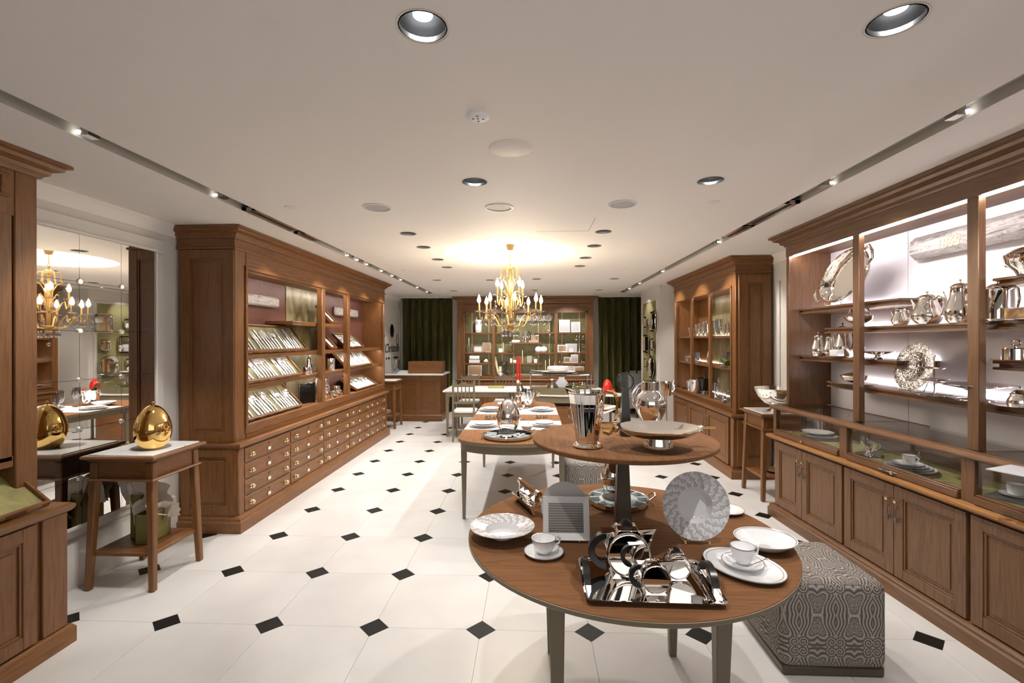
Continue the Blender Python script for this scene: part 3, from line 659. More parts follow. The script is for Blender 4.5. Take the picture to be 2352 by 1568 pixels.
# ---- glazed cabinet on the right, far side
RC2 = T('display_cabinet', 'tall glazed oak cabinet of glassware on the right behind the punch bowl stand', 'cabinet', (2.32, 7.93, 0), -pi/2)
W3 = 2.36; D3 = .44
O('plinth', MB().mould([(0, D3), (0, 0), (W3, 0), (W3, D3)], [(-.03, 0), (.035, 0), (.035, .085), (.02, .10), (.02, .115), (-.03, .12)]), OX, RC2)
O('carcass', MB().box(0, W3, .015, D3, .02, .70), OZ, RC2)
O('ledge', MB().mould([(0, D3), (0, 0), (W3, 0), (W3, D3)], [(-.06, .70), (.01, .70), (.028, .712), (.034, .728), (.026, .744), (-.06, .748)]), OX, RC2)
for k in range(3): door(RC2, .10+k*.72, .012, .13, .70, .56, (.94, .94, .06)[k] if k != 2 else .06, key=True)
O('corner_post', MB().box(W3-.07, W3+.003, -.003, .05, .12, .70), OZ, RC2, bev=.006)
O('back_panel', MB().box(.05, W3-.05, D3-.04, D3-.02, .8, 2.3), oak['z'], RC2)
O('olive_panel', MB().box(.62, W3-.10, D3-.052, D3-.04, .83, 2.24), olive, RC2)
O('side_wall', MB().box(0, .09, .03, D3, .748, 2.40), OZ, RC2, bev=.003); O('side_wall', MB().box(W3-.11, W3, .03, D3, .748, 2.40), OZ, RC2, bev=.003)
O('bottom_rail', MB().box(.09, W3-.11, .03, D3-.04, .748, .825), OX, RC2, bev=.003)
O('head_rail', MB().box(.09, W3-.11, .03, D3-.04, 2.225, 2.40), OX, RC2)
O('frieze_bead', band(0, W3, .03, D3, 2.375, 2.395, .014), OX, RC2)
O('frieze', MB().box(0, W3, .03, D3, 2.395, 2.48), OX, RC2); O('cornice', cornice(0, W3, .03, D3, 2.465, 2.556), OX, RC2)
O('opening_trim', MB().box(.08, .11, .016, .05, .82, 2.235).box(W3-.13, W3-.1, .016, .05, .82, 2.235).box(.08, W3-.1, .016, .05, 2.21, 2.24).box(.08, W3-.1, .016, .05, .80, .83), OZ, RC2, bev=.003)
for x in (.80, 1.52): O('mullion', MB().box(x, x+.06, .026, .06, .825, 2.225), OZ, RC2, bev=.003)
for z in (1.655, 1.262):
    shelf(RC2, .09, W3-.11, .08, D3-.053, z, lip=0); O('light_strip', MB().box(.12, W3-.13, D3-.065, D3-.056, z+.0005, z+.006), ledw, RC2)
O('light_strip', MB().box(.12, W3-.13, .056, .065, 2.216, 2.222), ledw, RC2); O('light_strip', MB().box(.12, W3-.13, D3-.065, D3-.056, .826, .832), ledw, RC2)
side_panel(RC2, .38, .53, (W3+.001, .04, .15), pi/2); side_panel(RC2, .36, 1.56, (W3, .06, .79), pi/2)
bar('stone_plaque', 'pale stone bar plaque inside the right glazed cabinet', (2.70, 6.30, 1.93), .70, .17, .04, -pi/2)
# ---- rear cabinet
BC = T('display_cabinet', 'wide oak cabinet with green back against the rear wall behind the chandelier', 'cabinet', (-1.65, 10.40, 0), 0)
W4 = 3.0; D4 = .34
O('plinth', MB().mould([(0, D4), (0, 0), (W4, 0), (W4, D4)], [(-.03, 0), (.035, 0), (.035, .09), (.02, .115), (-.03, .12)]), OX, BC)
O('carcass', MB().box(0, W4, .015, D4, .02, .70), OZ, BC)
O('ledge', MB().mould([(0, D4), (0, 0), (W4, 0), (W4, D4)], [(-.06, .70), (.01, .70), (.028, .712), (.034, .728), (.026, .744), (-.06, .748)]), OX, BC)
for k in range(6): door(BC, .12+k*.46, .012, .13, .455, .55, .9 if k % 2 == 0 else .1)
O('back_panel', MB().box(.05, W4-.05, D4-.04, D4-.02, .78, 2.3), suede, BC)
O('side_wall', MB().box(0, .15, .03, D4, .748, 2.40), OZ, BC, bev=.003); O('side_wall', MB().box(W4-.15, W4, .03, D4, .748, 2.40), OZ, BC, bev=.003)
O('bottom_rail', MB().box(.15, W4-.15, .03, D4-.04, .748, .81), OX, BC, bev=.003)
O('head_rail', MB().box(.15, W4-.15, .03, D4-.04, 2.215, 2.40), OX, BC)
O('frieze', MB().box(0, W4, .03, D4, 2.39, 2.48), OX, BC); O('cornice', cornice(0, W4, .03, D4, 2.455, 2.556), OX, BC)
O('opening_trim', MB().box(.14, .175, .014, .06, .8, 2.235).box(W4-.175, W4-.14, .014, .06, .8, 2.235).box(.14, W4-.14, .014, .06, 2.2, 2.24).box(.10, .12, .018, .04, .78, 2.31).box(W4-.12, W4-.1, .018, .04, .78, 2.31).box(.1, W4-.1, .018, .04, 2.29, 2.31), OZ, BC, bev=.003)
for x in (.78, 2.155): O('mullion', MB().box(x, x+.06, .026, .07, .81, 2.215), OZ, BC, bev=.003)
SHB = {'a': 1.77, 'b': 1.325, 'c': 1.092}
for x0, x1, z in ((.16, .80, 1.77), (2.2, 2.84, 1.77), (.16, .8, 1.325), (2.2, 2.84, 1.325), (.16, .8, 1.092), (2.2, 2.84, 1.092),
                  (.82, 1.27, 1.77), (1.72, 2.17, 1.77), (.82, 1.27, 1.325), (1.72, 2.17, 1.325), (1.15, 1.87, 1.545), (1.15, 1.87, 1.092)):
    shelf(BC, x0, x1, .06, D4-.042, z, .022, lip=.012); O('light_strip', MB().box(x0+.02, x1-.02, .075, .083, z-.029, z-.022), ledw, BC)
O('light_strip', MB().box(.2, W4-.2, .062, .07, 2.208, 2.214), ledw, BC)
for x in (.30, .68, .98, 1.24, 1.80, 2.05, 2.33, 2.72): O('shelf_standard', MB().box(x-.012, x+.012, D4-.05, D4-.04, .81, 2.21), MATS['cap_white'] if 0 else beigep, BC)
bar('stone_plaque', 'lilac grey stone plaque at top centre of the rear cabinet', (-.35, 10.685, 2.02), .8, .14, .03, 0)
# ---- right counter with glass vitrines, then the open shelving above it
SK = math.radians(3.0); OX, OY, OZ = oakr['x'], oakr['y'], oakr['z']
RC = T('display_counter', 'long oak counter with glass vitrines and panelled doors along the right wall', 'counter', (2.205, 4.43, 0), -pi/2-0+SK)
W5 = 3.3; D5 = .50; LB = .72
O('plinth', MB().mould([(0, D5), (0, 0), (W5, 0), (W5, D5)], [(-.03, 0), (.035, 0), (.035, .075), (.024, .085), (.026, .10), (.01, .115), (-.03, .12)]), OX, RC)
O('carcass', MB().box(0, W5, .014, D5, .02, .70), OZ, RC)
O('ledge', MB().mould([(0, D5), (0, 0), (W5, 0), (W5, D5)], [(-.5, .70), (.012, .70), (.03, .708), (.046, .722), (.046, .735), (.034, .745), (-.48, .745)]), oak_gold, RC, label='worn golden oak counter edge')
dxs = [.02, .43, .90, 1.36, 1.83, 2.29, 2.76, 3.22]
for k in range(7): door(RC, dxs[k]+(.02 if k in (0, 2, 4) else 0), .012, .125, dxs[k+1]-dxs[k]-(.02 if k in (0, 2, 4) else 0), .565, (.93 if k % 2 == 0 else .07), key=True)
px_ = [.0, .86, 1.79, 2.72]
for k, x in enumerate(px_):
    O('vitrine_post', MB().box(x, x+(.045 if k == 0 else .075), .0, .045, .745, .985), OZ, RC, bev=.003)
O('top_rail', MB().mould([(-.01, .44), (-.01, 0), (W5, 0), (W5, .44)], [(-.045, .975), (.01, .975), (.022, .984), (.022, .992), (.012, 1.002), (.004, 1.012), (-.045, 1.012)]), OX, RC)
O('cross_rail', MB().box(.84, .90, .04, .46, .985, 1.008).box(1.79, 1.85, .04, .46, .985, 1.008).box(2.72, 2.78, .04, .46, .985, 1.008), OY, RC)
O('back_rail', MB().box(0, W5, .455, .475, .745, 1.012), OX, RC)
O('vitrine_floor', MB().box(.03, W5, .04, .455, .745, .763), liner, RC, label='olive lining of the vitrines')
O('end_pane', MB().box(.012, .018, .05, .45, .745, .975), glass, RC)
for k, x in enumerate(px_):
    x0 = x+(.045 if k == 0 else .078); x1 = (px_+[3.3])[k+1]-.004
    d = O('drawer', MB().box(x0+.004, x1-.004, -.014, .03, .748, .79).box(x0+.004, x1-.004, -.006, .03, .79, .798), OX, RC, bev=.003)
    O('knob', MB().lathe([(0, 0), (.007, 0), (.005, .01), (.011, .018), (0, .024)], 12).xf(Matrix.Rotation(pi/2, 4, 'X')), brass, d, ((x0+x1)/2, -.012, .768))
    O('pane', MB().box(x0, x1, .012, .018, .795, .978), glass, RC); O('top_pane', MB().box(x0-.03, x1+.03, .03, .46, 1.003, 1.0095), glass, RC)
US = T('display_shelving', 'open oak shelving of silverware with white back along the right wall', 'shelving', (2.345, 4.47, 0), -pi/2)
UW = 3.3; UD = .37
O('back_panel', MB().box(.0, UW, UD+.002, UD+.02, .99, 2.47), backwhite, US)
for x in (.93, 1.85, 2.78): O('back_joint', MB().box(x, x+.003, UD, UD+.003, .99, 2.47), slot_m, US)
O('end_wall', MB().box(.0, .045, .0, UD+.02, 1.012, 2.47), OZ, US, bev=.003)
O('soffit', MB().box(.045, UW, 0, UD, 2.385, 2.47), OX, US); O('fascia', MB().box(0, UW, -.004, .03, 2.36, 2.47), OX, US, bev=.003)
O('cornice', cornice(0, UW, 0, UD+.02, 2.455, 2.556, .11), OX, US)
O('light_strip', MB().box(.06, UW-.05, .030, .037, 2.352, 2.360), ledtop, US)
for k, x in enumerate((.885, 1.80, 2.72)): O('post', MB().box(x, x+.068, .012, .052, 1.012, 2.40), OZ, US, bev=.003)
R1 = []
def rsh(x0, x1, z, y0=.09):
    shelf(US, x0, x1, y0, UD, z, groove=True, mat=OX)
    O('light_strip', MB().box(x0+.01, x1-.01, UD-.012, UD-.004, z+.0, z+.007), led, US)
rsh(.05, 1.22, 1.88); rsh(.42, 3.3, 1.70); rsh(.05, 1.20, 1.462); rsh(.45, 3.3, 1.262); rsh(1.86, 3.3, 1.925); rsh(1.86, 3.3, 1.49)
for z in (1.835, 1.655, 1.417, 1.217, 1.88, 1.445): pass
t = T('stone_plaque', 'long grey veined marble bar with engraved year on the right shelving', 'plaque', (2.345+UD, 3.46, 2.155), -pi/2)
O('slab', MB().box(0, 1.9, -.08, 0, 0, .155), stone, t, bev=.038)
text('engraving', '1868', .085, plain('pale_gilt', (.55, .45, .28), .4), t, (.26, -.0815, .035), (pi/2, 0, 0), .2, .0008, 'LEFT')
OX, OY, OZ = oak['x'], oak['y'], oak['z']
# ================================================================ FURNITURE
def leg_hexa(x0, y0, x1, y1, z0, z1, a, b):
    """tapered square leg from (x1,y1,z1) half size b down to (x0,y0,z0) half size a"""
    return MB().hexa([(x0-a, y0-a, z0), (x0+a, y0-a, z0), (x0+a, y0+a, z0), (x0-a, y0+a, z0), (x1-b, y1-b, z1), (x1+b, y1-b, z1), (x1+b, y1+b, z1), (x1-b, y1+b, z1)])
def rpoly(x0, x1, y0, y1, d): return [(x0-d, y0-d), (x1+d, y0-d), (x1+d, y1+d), (x0-d, y1+d)]
def make_console(label, loc, rz, group=None):
    """side table with splayed legs, local footprint .46 x .46, top z .87"""
    t = T('side_table', label, 'side table', loc, rz, group); w = .20
    for sx in (-1, 1):
        for sy in (-1, 1): O('leg', leg_hexa(sx*.214, sy*.214, sx*.185, sy*.185, 0, .82, .019, .026), OZ, t, bev=.006)
    O('apron', MB().box(-w, w, -w, -w+.02, .715, .83).box(-w, w, w-.02, w, .715, .83).box(-w, -w+.02, -w, w, .715, .83).box(w-.02, w, -w, w, .715, .83), OX, t)
    O('top_moulding', MB().mould(rpoly(-w, w, -w, w, 0), [(-.02, .825), (.012, .825), (.022, .838), (.042, .846), (.046, .856), (.04, .866), (-.02, .866)], True), OX, t)
    O('rail_moulding', MB().mould(rpoly(-w, w, -w, w, 0), [(-.02, .700), (.014, .700), (.026, .708), (.02, .718), (-.02, .72)], True), OX, t)
    O('shelf', MB().box(-.205, .205, -.205, .205, .215, .24), OX, t, bev=.003)
    O('marble_top', MB().box(-.215, .215, -.215, .215, .85, .873), marble, t, bev=.003)
    return t
make_console('oak side table with marble top holding the gold egg before the mirror', (-2.645, 3.155, 0), 0)
make_console('oak side table with marble top under the silver punch bowl', (2.50, 5.01, 0), 0)
make_console('oak side table at the rear left beside the checkout counter', (-2.69, 8.69, 0), 0)
# gold egg
def egg_mb(r, h, c=(0, 0, 0), seg=40):
    pr = []
    a0 = .62; pr.append((0, 0))
    for i in range(26):
        a = a0+(pi-a0)*i/25; z = -cos(a); k = 1-.12*z if z > 0 else 1.0; pr.append((r*sin(a)*k if i < 25 else 0, h*(cos(a0)+z)/(1+cos(a0))))
    return MB().lathe(pr, seg, c)
t = T('egg_ornament', 'large polished gold egg on the marble side table before the mirror', 'ornament', (-2.575, 3.12, .873))
O('shell', egg_mb(.108, .298), gold, t); O('finial', MB().tube([(0, 0, .296), (0, 0, .308)], .004, 8).ball((0, 0, .315), .008), gold, t)
# gift bags under the table
def gift_bag(lab, loc, rz, w, d, h, tall):
    t = T('gift_bag', lab, 'bag', loc, rz)
    b = MB(); 
    for x0, x1, y0, y1 in ((-w/2, w/2, -d/2, -d/2+.003), (-w/2, w/2, d/2-.003, d/2), (-w/2, -w/2+.003, -d/2, d/2), (w/2-.003, w/2, -d/2, d/2)): b.box(x0, x1, y0, y1, 0, h)
    b.box(-w/2, w/2, -d/2, d/2, 0, .003); O('body', b, bagg, t)
    e = .0015; q = .012
    O('border_line', MB().box(w/2, w/2+e, -d/2+q, d/2-q, q, q+.003).box(w/2, w/2+e, -d/2+q, d/2-q, h-q-.003, h-q).box(w/2, w/2+e, -d/2+q, -d/2+q+.003, q, h-q).box(w/2, w/2+e, d/2-q-.003, d/2-q, q, h-q), giltp, t, label='thin gilt border line')
    rnd = random.Random(int(w*1000)); b = MB()
    for k in range(6):
        a = rnd.uniform(0, 6.28); cx_, cy_ = rnd.uniform(-w*.3, w*.3), rnd.uniform(-d*.3, d*.3); H = h+rnd.uniform(.04, .11)*tall; W = rnd.uniform(.10, .15)
        N = 7; g = [[b.bm.verts.new((cx_+(i/N-.5)*W*cos(a)*2+rnd.uniform(-.006, .006)+ (j/4)*.05*cos(a+1.5), cy_+(i/N-.5)*W*sin(a)*2*.8+rnd.uniform(-.006, .006)+(j/4)*.05*sin(a+1.5), h-.08+(H-h+.08)*(j/4)*(1-.9*abs(i/N-.5)**2))) for i in range(N+1)] for j in range(5)]
        for r0, r1 in zip(g, g[1:]):
            for i in range(N): b._f([r0[i], r0[i+1], r1[i+1], r1[i]])
    O('tissue', b, tissue, t, label='crumpled pale tissue paper')
    return t, w, d, h
t, w_, d_, h_ = gift_bag('tall olive gift bag with tissue, rear of two under the side table', (-2.735, 3.25, .24), 0, .08, .17, .30, 1.3)
t, w_, d_, h_ = gift_bag('smaller olive gift bag with cord handle, front of two under the side table', (-2.615, 3.17, .24), 0, .09, .20, .20, 1.0)
O('handle', MB().tube([(w_/2+.004, -.055, h_), (w_/2+.02, -.05, h_-.01), (w_/2+.028, 0, h_-.035), (w_/2+.03, .045, h_-.05), (w_/2+.02, .06, h_-.01), (w_/2+.004, .055, h_+.004)], .0035, 8), cream, t, label='cream cord handle')
text('bag_lettering', 'Christofle', .03, giltp, t, (w_/2+.001, 0, .09), (pi/2, 0, pi/2), .3, .0005)
# ---- front two-tier round table
FC = (.405, 2.14); FR = .686; FZ = .75
t = T('display_table', 'round oak display table in front with a smaller upper tier on a post', 'table', (*FC, 0)); FT = t
O('tabletop', MB().lathe([(0, FZ-.022), (FR-.018, FZ-.022), (FR-.002, FZ-.014), (FR, FZ-.004), (FR-.002, FZ-.0), (0, FZ)], 96), oakd['x'], t, angle=.4)
O('edge_band', MB().lathe([(FR-.012, FZ-.026), (FR+.0015, FZ-.016), (FR+.0015, FZ-.003), (FR-.001, FZ-.002)], 96), taupe, t, label='taupe lacquered rim')
for a in (45, 135, 225, 315):
    a = R(a); rr = .435
    O('leg', leg_hexa(rr*cos(a), rr*sin(a), rr*cos(a)*1.02, rr*sin(a)*1.02, 0, FZ-.022, .018, .034), taupe, t, bev=.004)
O('post', leg_hexa(.0, .0, .0, .0, FZ, 1.145, .036, .022), taupe2, t, bev=.004)
O('post_base', MB().box(-.05, .05, -.05, .05, FZ, FZ+.008), taupe2, t, bev=.003)
UZ = 1.17; UR = .402
O('upper_top', MB().lathe([(0, UZ-.025), (UR-.02, UZ-.025), (UR-.002, UZ-.017), (UR, UZ-.004), (UR-.003, UZ), (0, UZ)], 80), oakd['y'], t, angle=.4)
# ---- dining table with rounded ends
def super_outline(x0, x1, ya, yb, bulge, n=20):
    xc, hw = (x0+x1)/2, (x1-x0)/2; P = []
    for i in range(n+1):
        a = pi*i/n; P.append((xc-hw*cos(a)*(1 if 1 else 0), ya-bulge*(abs(sin(a))**.85)))
    for i in range(n+1):
        a = pi*i/n; P.append((xc+hw*cos(a), yb+bulge*(abs(sin(a))**.85)))
    return P
DT = T('dining_table', 'long oak dining table with rounded ends and slim taupe legs', 'table', (0, 0, 0)); DX0, DX1, DYa, DYb, DZ = -.645, .30, 4.16, 6.22, .76
O('tabletop', MB().ext(super_outline(DX0, DX1, DYa, DYb, .33), 'z', DZ-.018, DZ), oakd['y'], DT, bev=.003)
O('edge_band', MB().ext(super_outline(DX0-.004, DX1+.004, DYa, DYb, .335), 'z', DZ-.026, DZ-.006), taupe, DT)
O('apron', MB().ext(super_outline(DX0+.02, DX1-.02, DYa, DYb, .30), 'z', DZ-.095, DZ-.026), taupe, DT)
for x, y in ((-.61, 4.24), (.265, 4.24), (-.605, 5.98), (.265, 5.98)):
    O('leg', leg_hexa(x+(.0), y, x, y, 0, DZ-.03, .013, .027), taupe, DT, bev=.003)
one('table_linen', 'nearer white runner laid across the dining table', 'linen', MB().box(-.64, .295, 4.46, 4.95, 0, .002), linen, (0, 0, DZ), group=None)
one('table_linen', 'farther white runner laid across the dining table', 'linen', MB().box(-.64, .295, 5.38, 5.90, 0, .002), linen, (0, 0, DZ))
# ---- marble topped desk and display island
t = T('desk', 'taupe desk with pale marble top at the rear centre', 'desk', (0, 0, 0))
P = [(-1.47, 7.76)]+[(.78+.42*sin(a), 8.18-.42*cos(a)) for a in [k*pi/14 for k in range(15)]]+[(-1.47, 8.6)]
O('marble_top', MB().ext(P, 'z', .745, .772), marble, t, bev=.004)
O('apron', MB().ext([(x*.97, 8.18+(y-8.18)*.93) for x, y in P], 'z', .665, .745), taupe, t)
for x, y in ((-1.40, 7.82), (-1.40, 8.54), (.85, 8.54), (1.0, 8.0)): O('leg', leg_hexa(x, y, x, y, 0, .72, .014, .028), taupe, t, bev=.003)
# bow-fronted island that carries the glass case
def bow(x0, x1, y0, y1, d, n=16): return [(x0+(x1-x0)*i/n, y0-d*sin(pi*i/n)) for i in range(n+1)]+[(x1, y1), (x0, y1)]
t = T('display_island', 'bow fronted brown cabinet island with marble top under the glass case', 'cabinet', (0, 0, 0))
O('base', MB().ext(bow(.08, .94, 7.16, 7.7, .12), 'z', 0, .62), OX, t)
O('drawer_front', MB().ext(bow(.11, .91, 7.15, 7.20, .118), 'z', .34, .59), OX, t); O('drawer_front', MB().ext(bow(.11, .91, 7.15, 7.20, .118), 'z', .06, .31), OX, t)
O('recess', MB().ext(bow(.12, .90, 7.20, 7.68, .11), 'z', .62, .672), dark, t)
O('apron', MB().ext(bow(.02, 1.0, 7.13, 7.7, .13), 'z', .672, .772), taupe, t); O('marble_top', MB().ext(bow(.0, 1.02, 7.11, 7.72, .135), 'z', .772, .79), marble, t)
for x in (.16, .86): O('block', MB().box(x-.06, x+.06, 7.14, 7.3, .62, .672), taupe, t)
t = T('glass_case', 'curved glass jewellery case with taupe frame on the marble island', 'display case', (0, 0, 0))
gz = .772+.015
O('base', MB().ext(bow(-.03, .90, 7.15, 7.70, .13), 'z', .79, .86), taupe, t); O('lining', MB().ext(bow(-.02, .89, 7.15, 7.69, .12), 'z', .86, .867), suede, t)
O('top_frame', MB().ext(bow(-.035, .905, 7.145, 7.70, .13), 'z', 1.085, 1.098), taupe2, t)
b = MB(); n = 16; P0 = bow(-.025, .895, 7.15, 7.69, .125)
for i in range(len(P0)):
    p, q = P0[i], P0[(i+1) % len(P0)]; v = [b.bm.verts.new((*p, .867)), b.bm.verts.new((*q, .867)), b.bm.verts.new((*q, 1.085)), b.bm.verts.new((*p, 1.085))]; b._f(v)
O('pane', b, glass, t); O('top_pane', MB().ext(bow(-.02, .89, 7.15, 7.69, .12), 'z', 1.098, 1.104), glass, t)
for x, y in ((-.02, 7.15), (.89, 7.15), (-.02, 7.68), (.89, 7.68)): O('corner_post', MB().box(x-.006, x+.006, y-.006, y+.006, .867, 1.085), brush, t)
O('light_strip', MB().box(.0, .86, 7.16, 7.17, 1.078, 1.084), led, t)
# chairs
def make_chair(label, loc, rz):
    """spindle-back chair: back at local -y facing away"""
    t = T('chair', label, 'chair', loc, rz)
    for sx in (-1, 1):
        O('leg', leg_hexa(sx*.165, -.02, sx*.165, 0, 0, .93, .014, .015), taupe, t, bev=.003)
        O('leg', leg_hexa(sx*.17, .36, sx*.17, .36, 0, .42, .012, .018), taupe, t, bev=.003)
        O('finial', MB().lathe([(0, 0), (.008, 0), (.014, .012), (.012, .024), (.004, .034), (0, .036)], 12, (sx*.165, 0, .93)), taupe, t)
    O('seat_rail', MB().box(-.185, .185, -.015, .375, .395, .44), taupe, t, bev=.004)
    O('seat_cushion', MB().box(-.185, .185, -.005, .385, .44, .49), chairf, t, bev=.02)
    O('top_rail', MB().box(-.17, .17, -.012, .012, .865, .905).ext([(-.09, .905), (.09, .905), (.06, .915), (.035, .935), (0, .945), (-.035, .935), (-.06, .915)], 'y', -.01, .01), taupe, t)
    O('lower_rail', MB().box(-.16, .16, -.012, .008, .60, .635), taupe, t, bev=.002)
    for k in range(4): O('spindle', MB().box(-.008, .008, -.006, .008, .63, .87), taupe, t, (-.09+.06*k, 0, 0))
    return t
make_chair('taupe spindle-back chair in front of the marble desk', (-1.075, 7.43, 0), 0)
make_chair('left of two taupe spindle-back chairs behind the marble desk', (-1.17, 9.0, 0), pi)
make_chair('right of two taupe spindle-back chairs behind the marble desk', (-.52, 9.0, 0), pi)
# checkout counter
t = T('checkout_counter', 'panelled oak checkout counter with marble top at rear left', 'counter', (-2.94, 9.40, 0)); W6 = 1.12
O('plinth', MB().mould([(0, .7), (0, 0), (W6, 0), (W6, .7)], [(-.03, 0), (.04, 0), (.04, .10), (.02, .12), (-.03, .12)]), OX, t)
O('carcass', MB().box(0, W6, 0, .7, .02, .90), OX, t)
O('frame', MB().box(.04, W6-.01, -.016, 0, .12, .20).box(.04, W6-.01, -.016, 0, .78, .90).box(.62, .72, -.016, 0, .20, .78).box(W6-.1, W6, -.016, 0, .2, .78).box(.04, .17, -.016, 0, .2, .78), OZ, t, bev=.003)
O('bead', MB().box(.17, .185, -.01, 0, .2, .78).box(.605, .62, -.01, 0, .2, .78).box(.72, .735, -.01, 0, .2, .78).box(W6-.115, W6-.1, -.01, 0, .2, .78), OZ, t)
O('diamond', MB().ext([(.395, .22), (.57, .49), (.395, .76), (.22, .49)], 'y', -.008, 0), OZ, t, bev=.003)
O('marble_top', MB().box(-.02, W6+.06, -.05, .74, .90, .93), marble, t, bev=.005)
t = T('wooden_box', 'plain open oak box standing on the checkout counter', 'box', (-2.145, 9.62, .93))
O('body', MB().box(-.35, .35, -.14, -.125, 0, .24).box(-.35, .35, .125, .14, 0, .24).box(-.35, -.335, -.125, .125, 0, .24).box(.335, .35, -.125, .125, 0, .24).box(-.335, .335, -.125, .125, 0, .015), OX, t, bev=.002)
# ottomans
def make_ottoman(label, loc, w, h, rz=0):
    t = T('ottoman', label, 'ottoman', loc, rz); b = MB().box(-w/2, w/2, -w/2, w/2, .035, h)
    me_ed = [e for e in b.bm.edges]
    bmesh.ops.bevel(b.bm, geom=me_ed, offset=.05, segments=6, affect='EDGES', profile=.5)
    O('cushion', b, paisl, t, label='grey paisley upholstery', angle=1.2)
    O('base', MB().box(-w/2+.012, w/2-.012, -w/2+.012, w/2-.012, 0, .05), taupe2, t, bev=.01)
    return t
make_ottoman('grey paisley cube ottoman in the right foreground beside the round table', (1.435, 2.555, 0), .50, .455)
make_ottoman('grey paisley cube ottoman beside the dining table, seen under the upper tier', (.55, 4.70, 0), .46, .455)
make_ottoman('second grey paisley ottoman behind the display island', (.95, 6.1, 0), .44, .44) if 0 else None
# armchair and small marble table at far right
t = T('armchair', 'grey velvet armchair half hidden by the pillar at far right', 'armchair', (2.42, 10.16, 0), R(180))
b = MB().box(-.33, .33, -.32, .33, .18, .44); bmesh.ops.bevel(b.bm, geom=b.bm.edges[:], offset=.05, segments=3, affect='EDGES'); O('seat', b, armch, t)
b = MB().tube([(-.36, .30, .3), (-.33, -.15, .33), (-.28, -.34, .36), (0, -.40, .38), (.28, -.34, .36), (.33, -.15, .33), (.36, .3, .3)], .12, 10)
O('body', b, armch, t)
b = MB().box(-.32, .32, -.46, -.32, .35, .92); bmesh.ops.bevel(b.bm, geom=b.bm.edges[:], offset=.06, segments=4, affect='EDGES'); O('backrest', b, armch, t)
for sx in (-1, 1):
    for sy in (-1, 1): O('leg', leg_hexa(sx*.27, sy*.27, sx*.27, sy*.27, 0, .2, .012, .018), taupe2, t)
t = T('pedestal_table', 'small round marble table carrying the red eggs', 'table', (1.215, 7.39, 0))
O('marble_top', MB().lathe([(0, .745), (.19, .745), (.2, .75), (.2, .765), (.195, .77), (0, .77)], 40), marble, t); O('stem', MB().lathe([(.14, 0), (.14, .012), (.02, .03), (.015, .74), (.06, .745), (0, .745)], 24), taupe2, t)
# ---- chandelier
CX, CY = -.24, 5.33
ch = T('chandelier', 'gilded two-tier chandelier with candle bulbs and crystal drops', 'chandelier', (CX, CY, 0))
def cz(py): return CH+(HZ-py)/F*CY*1.0
O('canopy', MB().lathe([(0, cz(556)), (.062, cz(556)), (.058, cz(560)), (.042, cz(568)), (.036, cz(573)), (0, cz(574.5))], 32), giltp, ch)
O('rod', MB().tube([(0, 0, cz(574)), (0, 0, cz(596))], .006, 10), giltp, ch)
O('chain_link', MB().tube([(.012*cos(a), 0, cz(600)+.024*sin(a)) for a in [k*pi/8 for k in range(16)]], .004, 6, True), giltp, ch); 
O('chain_link', MB().tube([(0, .010*cos(a), cz(606)+.018*sin(a)) for a in [k*pi/8 for k in range(16)]], .004, 6, True), giltp, ch)
O('crown', MB().lathe([(0, cz(606)), (.012, cz(608)), (.03, cz(611)), (.052, cz(613)), (.055, cz(617)), (.03, cz(618)), (0, cz(618))], 28), giltp, ch)
O('column', MB().lathe([(0, cz(617)), (.014, cz(617)), (.014, cz(660)), (.018, cz(680)), (.02, cz(740)), (.014, cz(743)), (.045, cz(745)), (.05, cz(749)), (.035, cz(756)), (.02, cz(760)), (0, cz(761))], 20), giltp, ch)
plate_me = MB().lathe([(0, 0), (.02, -.002), (.045, .006), (.048, .010), (.02, .004), (0, .004)], 20).mesh('drip_pan', crystal)
candle_me = MB().lathe([(.0, 0), (.013, 0), (.011, .012), (.011, .095), (0, .095)], 14).mesh('candle_sleeve', giltp)
bulb_me = MB().lathe([(0, 0), (.010, .002), (.019, .022), (.020, .035), (.014, .058), (.005, .082), (0, .095)], 16).mesh('bulb', bulb)
drop_me = MB().lathe([(0, 0), (.008, -.006), (.002, -.014), (.004, -.018), (.019, -.052), (.013, -.072), (0, -.082)], 8).mesh('crystal_drop', crystal)
bead_me = MB().ball((0, 0, 0), .006, 8, 6).mesh('crystal_bead', crystal)
def arm(a, rad, z_top, zplate, zroot, r0, drops):
    c, s = cos(a), sin(a)
    pts = [(r0*c, r0*s, zroot), (.45*rad*c, .45*rad*s, zroot+.02), (.62*rad*c, .62*rad*s, (zroot+zplate)/2+.03), (.78*rad*c, .78*rad*s, zplate-.02), (.70*rad*c, .70*rad*s, zplate-.03) , (.86*rad*c, .86*rad*s, zplate-.11), (.97*rad*c, .97*rad*s, zplate-.08), (rad*c, rad*s, zplate)]
    pts.pop(4)
    m = MB().tube(pts, .0075, 7)
    O('arm', m, giltp, ch)
    O('drip_pan', plate_me, None, ch, (rad*c, rad*s, zplate)); O('candle_sleeve', candle_me, None, ch, (rad*c, rad*s, zplate+.003)); O('bulb', bulb_me, None, ch, (rad*c, rad*s, zplate+.098))
    for k in range(drops):
        q = a+(-.10, .10, .0)[k]; rr_ = rad*(1.08, .92, .78)[k]
        O('crystal_bead', bead_me, None, ch, (rr_*cos(q), rr_*sin(q), zplate-.065)); O('crystal_drop', drop_me, None, ch, (rr_*cos(q), rr_*sin(q), zplate-.072))
for k in range(8): arm(R(10+45*k), .352, 0, cz(716), cz(752), .03, 3)
for k in range(4): arm(R(38+90*k), .175, 0, cz(680), cz(712), .02, 1)
